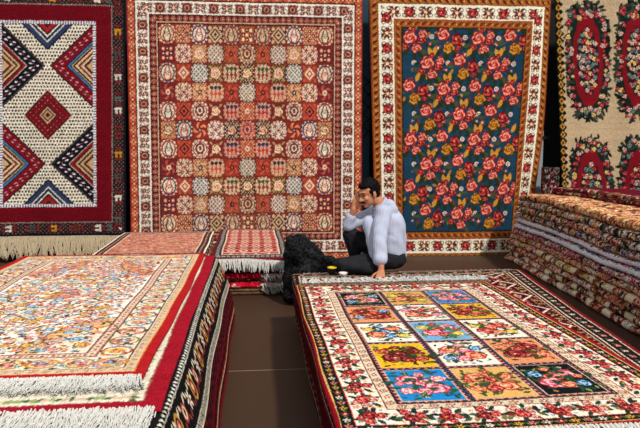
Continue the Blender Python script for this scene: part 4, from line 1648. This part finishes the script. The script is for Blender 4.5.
m_shirt = shirt_mat()
m_trou = mat('charcoal_trousers', '#1c1d21', .8, .2, 60, .2, .15)
ZP = .500
hip = Vector((at(393, 258, 5.80).x, 5.80, .612))
hipN, hipF = hip + Vector((-.02, -.09, 0)), hip + Vector((-.02, .09, 0))
kneeN = Vector((at(343, 262, 5.62).x, 5.62, .572))
ankN = Vector((at(372, 268, 5.50).x, 5.56, .553))
kneeF = Vector(at(350, 235, 5.90))
ankF = Vector((at(356, 262, 5.95).x, 5.93, .560))
spine = [hip, Vector(at(393, 240, 5.82)), Vector(at(390, 222, 5.82)), Vector(at(386, 211, 5.82))]
neck0, neck1 = Vector(at(383, 207, 5.82)), Vector(at(376, 200, 5.81))
shN, shF = Vector(at(383, 213, 5.69)), Vector(at(377, 212, 5.96))
elN, wrN = Vector(at(379, 241, 5.56)), Vector(at(381, 266, 5.48))
elF, wrF = Vector(at(348, 225, 5.86)), Vector(at(354, 209, 5.80))
head = Vector(at(368.5, 194, 5.78))
fdir = Vector((-.80, -.50, -.28)).normalized()
lat = Vector((0, 0, 1)).cross(fdir).normalized()
up = fdir.cross(lat) * -1
if up.z < 0:
    up = -up
HM = Matrix((lat, fdir, up)).transposed()        # columns: x lateral, y forward, z up


def hp(x, y, z_):
    return head + HM @ Vector((x, y, z_))


bm = bmesh.new()
# head
ell(bm, hp(0, -.012, .030), (.073, .090, .088), HM)
ell(bm, hp(0, .022, -.030), (.058, .066, .080), HM)
limb(bm, hp(0, .055, -.088), .026, hp(0, .03, -.075), .04)
limb(bm, hp(0, .084, .012), .009, hp(0, .108, -.026), .015)
ell(bm, hp(.014, .095, -.030), (.010,) * 3)
ell(bm, hp(-.014, .095, -.030), (.010,) * 3)
ell(bm, hp(0, .080, .032), (.05, .016, .012), HM)
ell(bm, hp(.036, .068, -.020), (.02, .02, .018), HM)
ell(bm, hp(-.036, .068, -.020), (.02, .02, .018), HM)
ell(bm, hp(0, .084, -.062), (.022, .012, .010), HM)
for s in (-1, 1):
    ell(bm, hp(.076 * s, -.006, -.004), (.010, .020, .034), HM)
limb(bm, neck1, .056, neck0, .062)
limb(bm, hp(0, -.02, -.04), .055, neck1, .055)
# trunk and limbs
limb(bm, spine[0], .080, spine[1], .09)
limb(bm, spine[1], .10, spine[2], .11)
limb(bm, spine[2], .11, spine[3], .07)
limb(bm, shN, .055, shF, .055)
for a, b, c in ((shN, elN, wrN), (shF, elF, wrF)):
    limb(bm, a, .048, b, .040)
    limb(bm, b, .040, c, .028)
for a, b, c in ((hipN, kneeN, ankN), (hipF, kneeF, ankF)):
    limb(bm, a, .062, b, .050)
    limb(bm, b, .050, c, .036)
# feet
for a, d in ((ankN, Vector((.06, .12, .0))), (ankF, Vector((-.17, .0, -.03)))):
    limb(bm, a, .034, a + d, .022)


def hand(bm, wr, palm_dir, spread_dir, down_dir, fl, curl, thumb):
    """palm and five bent fingers; palm_dir along the fingers, spread_dir across the knuckles"""
    f, s, d = Vector(palm_dir).normalized(), Vector(spread_dir).normalized(), Vector(down_dir).normalized()
    for k in (-.028, -.009, .010, .028):
        limb(bm, wr + s * k * .6, .016, wr + f * .085 + s * k, .0115)
    for k, L in ((-.030, .070), (-.010, .082), (.010, .078), (.029, .060)):
        p = wr + f * .085 + s * k
        a = 0
        for j, q in enumerate((.45, .32, .23)):
            a += curl
            n_ = p + (f * math.cos(a) + d * math.sin(a)) * (L * q) + s * (k * .12)
            limb(bm, p, .0088 - .0008 * j, n_, .0083 - .0009 * j)
            p = n_
    p0 = wr + f * .02 + s * (.026 * thumb)
    p1 = p0 + (f * .55 + s * thumb * .8 + d * .2).normalized() * .042
    p2 = p1 + (f * .85 + s * thumb * .4 + d * .25).normalized() * .034
    p3 = p2 + (f * .95 + d * .3).normalized() * .026
    limb(bm, p0, .014, p1, .0105)
    limb(bm, p1, .0105, p2, .0095)
    limb(bm, p2, .0095, p3, .008)


# near hand flat on the carpet, fingers pointing to the camera; far hand propping the cheek
limb(bm, wrN, .028, Vector((wrN.x, wrN.y - .005, ZP + .045)), .028)
hand(bm, Vector((wrN.x, wrN.y - .005, ZP + .034)), (-.25, -1, -.18), (1, -.2, 0), (0, 0, -1), .08, .10, -1)
hand(bm, wrF + (hp(-.05, .07, -.05) - wrF) * .05, (hp(-.045, .075, .045) - wrF), Vector((.8, -.2, .1)), (.6, .4, -.1), .08, .28, 1)
body = remesh('body', bm, .0065, m_skin, 4)
person = empty('person', (hip.x, hip.y, ZP), 'man in pale striped shirt and dark trousers sitting on carpet pile, cheek on hand', 'person')
world_parent(body, person)

# hair
bm = bmesh.new()
rr = random.Random(3)
ell(bm, hp(0, -.032, .048), (.082, .090, .084), HM)
ell(bm, hp(0, -.050, .0), (.074, .068, .08), HM)
ell(bm, hp(0, .030, .088), (.062, .052, .032), HM)
for i in range(120):
    th, ph = rr.uniform(0, 2 * PI), rr.uniform(-.35, 1.5)
    p = Vector((.080 * math.cos(th) * math.cos(ph), -.030 + .092 * math.sin(th) * math.cos(ph), .045 + .085 * math.sin(ph)))
    if p.y > .02 and p.z < .085:
        continue
    ell(bm, hp(*p), (rr.uniform(.010, .018),) * 3, seg=10)
for s in (-1, 1):
    limb(bm, hp(.074 * s, .016, .035), .011, hp(.072 * s, .018, -.012), .006)
world_parent(remesh('hair', bm, .006, m_hair, 2, .003, .012), person)
bm = bmesh.new()
limb(bm, hp(0, .094, -.048), .009, hp(.033, .080, -.056), .005)
limb(bm, hp(0, .094, -.048), .009, hp(-.033, .080, -.056), .005)
world_parent(remesh('moustache', bm, .003, m_hair, 1), person)
for s in (-1, 1):
    bm = bmesh.new()
    limb(bm, hp(.016 * s, .097, .036), .0055, hp(.050 * s, .081, .038), .004)
    world_parent(remesh('eyebrow', bm, .003, m_hair, 1), person)
    bm = bmesh.new()
    ell(bm, hp(.030 * s, .082, .010), (.013, .007, .006), HM)
    world_parent(bm_obj('eye', bm, mat('dark_eye', '#1c1210', .2, spec=.5), smooth=True), person)

# shirt
bm = bmesh.new()
low = spine[0] + Vector((-.005, 0, .055))
limb(bm, low + Vector((.012, 0, -.015)), .120, spine[1] + Vector((-.01, 0, 0)), .130)
limb(bm, low + Vector((0, -.06, 0)), .098, spine[2] + Vector((0, -.07, 0)), .115)
limb(bm, low + Vector((0, .06, 0)), .098, spine[2] + Vector((0, .07, 0)), .115)
limb(bm, spine[1], .130, spine[2], .130)
limb(bm, spine[2], .125, spine[3] + Vector((.015, 0, .02)), .085)
limb(bm, spine[3] + Vector((.03, -.09, .015)), .06, spine[3] + Vector((.03, .09, .015)), .06)
limb(bm, shN, .075, shF, .075)
limb(bm, spine[3] + Vector((-.01, 0, .02)), .075, neck0 + Vector((0, 0, .0)), .07)
limb(bm, shN, .078, elN, .066)
limb(bm, elN, .068, elN.lerp(wrN, .66), .060)
limb(bm, elN.lerp(wrN, .56), .062, elN.lerp(wrN, .72), .064)
limb(bm, shF, .075, elF, .058)
limb(bm, elF, .058, elF.lerp(wrF, .45), .048)
# loose front and tails
limb(bm, Vector(at(371, 222, 5.76)), .06, Vector(at(374, 252, 5.70)), .05)
limb(bm, Vector(at(372, 222, 5.86)), .07, Vector(at(375, 248, 5.84)), .06)
limb(bm, Vector(at(390, 240, 5.70)), .075, Vector(at(390, 250, 5.70)), .06)
limb(bm, Vector(at(396, 242, 5.74)), .06, Vector(at(399, 256, 5.74)), .040)
limb(bm, Vector(at(368, 222, 5.72)), .055, Vector(at(375, 258, 5.64)), .045)
limb(bm, Vector(at(397, 242, 5.88)), .06, Vector(at(400, 256, 5.88)), .040)
world_parent(remesh('shirt', bm, .008, m_shirt, 5, .005, .045), person)
bm = bmesh.new()
a, b = neck0 + Vector((.012, 0, -.012)), neck0 + Vector((-.022, -.006, .026))
for i in range(14):
    t0, t1 = i / 14 * 2 * PI, (i + 1) / 14 * 2 * PI
    q = (neck1 - neck0).to_track_quat('Z', 'Y').to_matrix()
    c = neck0 + (neck1 - neck0) * .60
    limb(bm, c + q @ Vector((.067 * math.cos(t0), .067 * math.sin(t0), -.016)), .017, c + q @ Vector((.067 * math.cos(t1), .067 * math.sin(t1), -.016)), .017)
world_parent(remesh('collar', bm, .006, m_shirt, 2), person)
bm = bmesh.new()
limb(bm, spine[0] + Vector((.01, -.06, -.005)), .100, spine[0] + Vector((.01, .06, -.005)), .100)
limb(bm, hipN + Vector((0, 0, -.01)), .088, kneeN, .070)
limb(bm, kneeN, .070, ankN, .055)
limb(bm, ankN, .055, ankN + Vector((.09, .10, 0)), .05)
limb(bm, hipF, .100, kneeF, .072)
limb(bm, kneeF, .070, ankF, .055)
world_parent(remesh('trousers', bm, .010, m_trou, 4, .005, .028), person)

# cup with a yellow lid and a small pale bowl by his knee
e = empty('cup', (at(332, 266, 5.60).x, 5.60, .4925), 'small black cup with yellow rim beside the man’s knee', 'cup')


def lathe(name, prof, m, loc, parent=None, n=28):
    bm = bmesh.new()
    rings = []
    for r_, z_ in prof:
        rings.append([bm.verts.new((loc[0] + r_ * math.cos(i / n * 2 * PI), loc[1] + r_ * math.sin(i / n * 2 * PI), loc[2] + z_)) for i in range(n)])
    for a, b in zip(rings, rings[1:]):
        for i in range(n):
            bm.faces.new((a[i], a[(i + 1) % n], b[(i + 1) % n], b[i]))
    bm.faces.new(rings[0][::-1])
    bm.faces.new(rings[-1])
    return bm_obj(name, bm, m, parent, True)


e['label'] = 'small black cup with yellow rim beside the knee of the seated man'
L0 = e.location
world_parent(lathe('cup_body', [(.022, 0), (.03, .01), (.036, .05), (.036, .058)], mat('black_plastic', '#0e0e10', .3), L0), e)
world_parent(lathe('rim', [(.038, .058), (.041, .060), (.041, .068), (.034, .070), (.034, .066), (.0301, .058)], mat('yellow_plastic', '#d8b41c', .4), L0), e)
b0 = (at(343, 270, 5.50).x, 5.49, .493)
o = lathe('bowl', [(.014, 0), (.018, .004), (.034, .026), (.038, .040), (.035, .040), (.031, .027), (.012, .009)], mat('white_glazed_china', '#d8cfc4', .3, 0, 20, 0, .5), b0)
tag(o, 'small white china bowl on the carpet right of the black cup', 'bowl')

# ================================================================== LIGHT
def sun(name, az, el, energy, angle, col=(1, .97, .92)):
    d = bpy.data.lights.new(name, 'SUN')
    d.energy = energy
    d.angle = math.radians(angle)
    d.color = col
    o = bpy.data.objects.new(name, d)
    C.objects.link(o)
    v = Vector((math.sin(az) * math.cos(el), math.cos(az) * math.cos(el), math.sin(el)))   # towards the sun
    o.rotation_euler = v.to_track_quat('Z', 'Y').to_euler()
    return o


sun('daylight', math.radians(152), math.radians(50), 3.6, 4)
w = bpy.data.worlds.new('world')
bpy.context.scene.world = w
w.use_nodes = True
w.node_tree.nodes['Background'].inputs[0].default_value = (.93, .96, 1, 1)
w.node_tree.nodes['Background'].inputs[1].default_value = .67
vs = bpy.context.scene.view_settings
vs.view_transform = 'Standard'
vs.look = 'None'
vs.gamma = 1
vs.use_curve_mapping = False
vs.exposure = .0
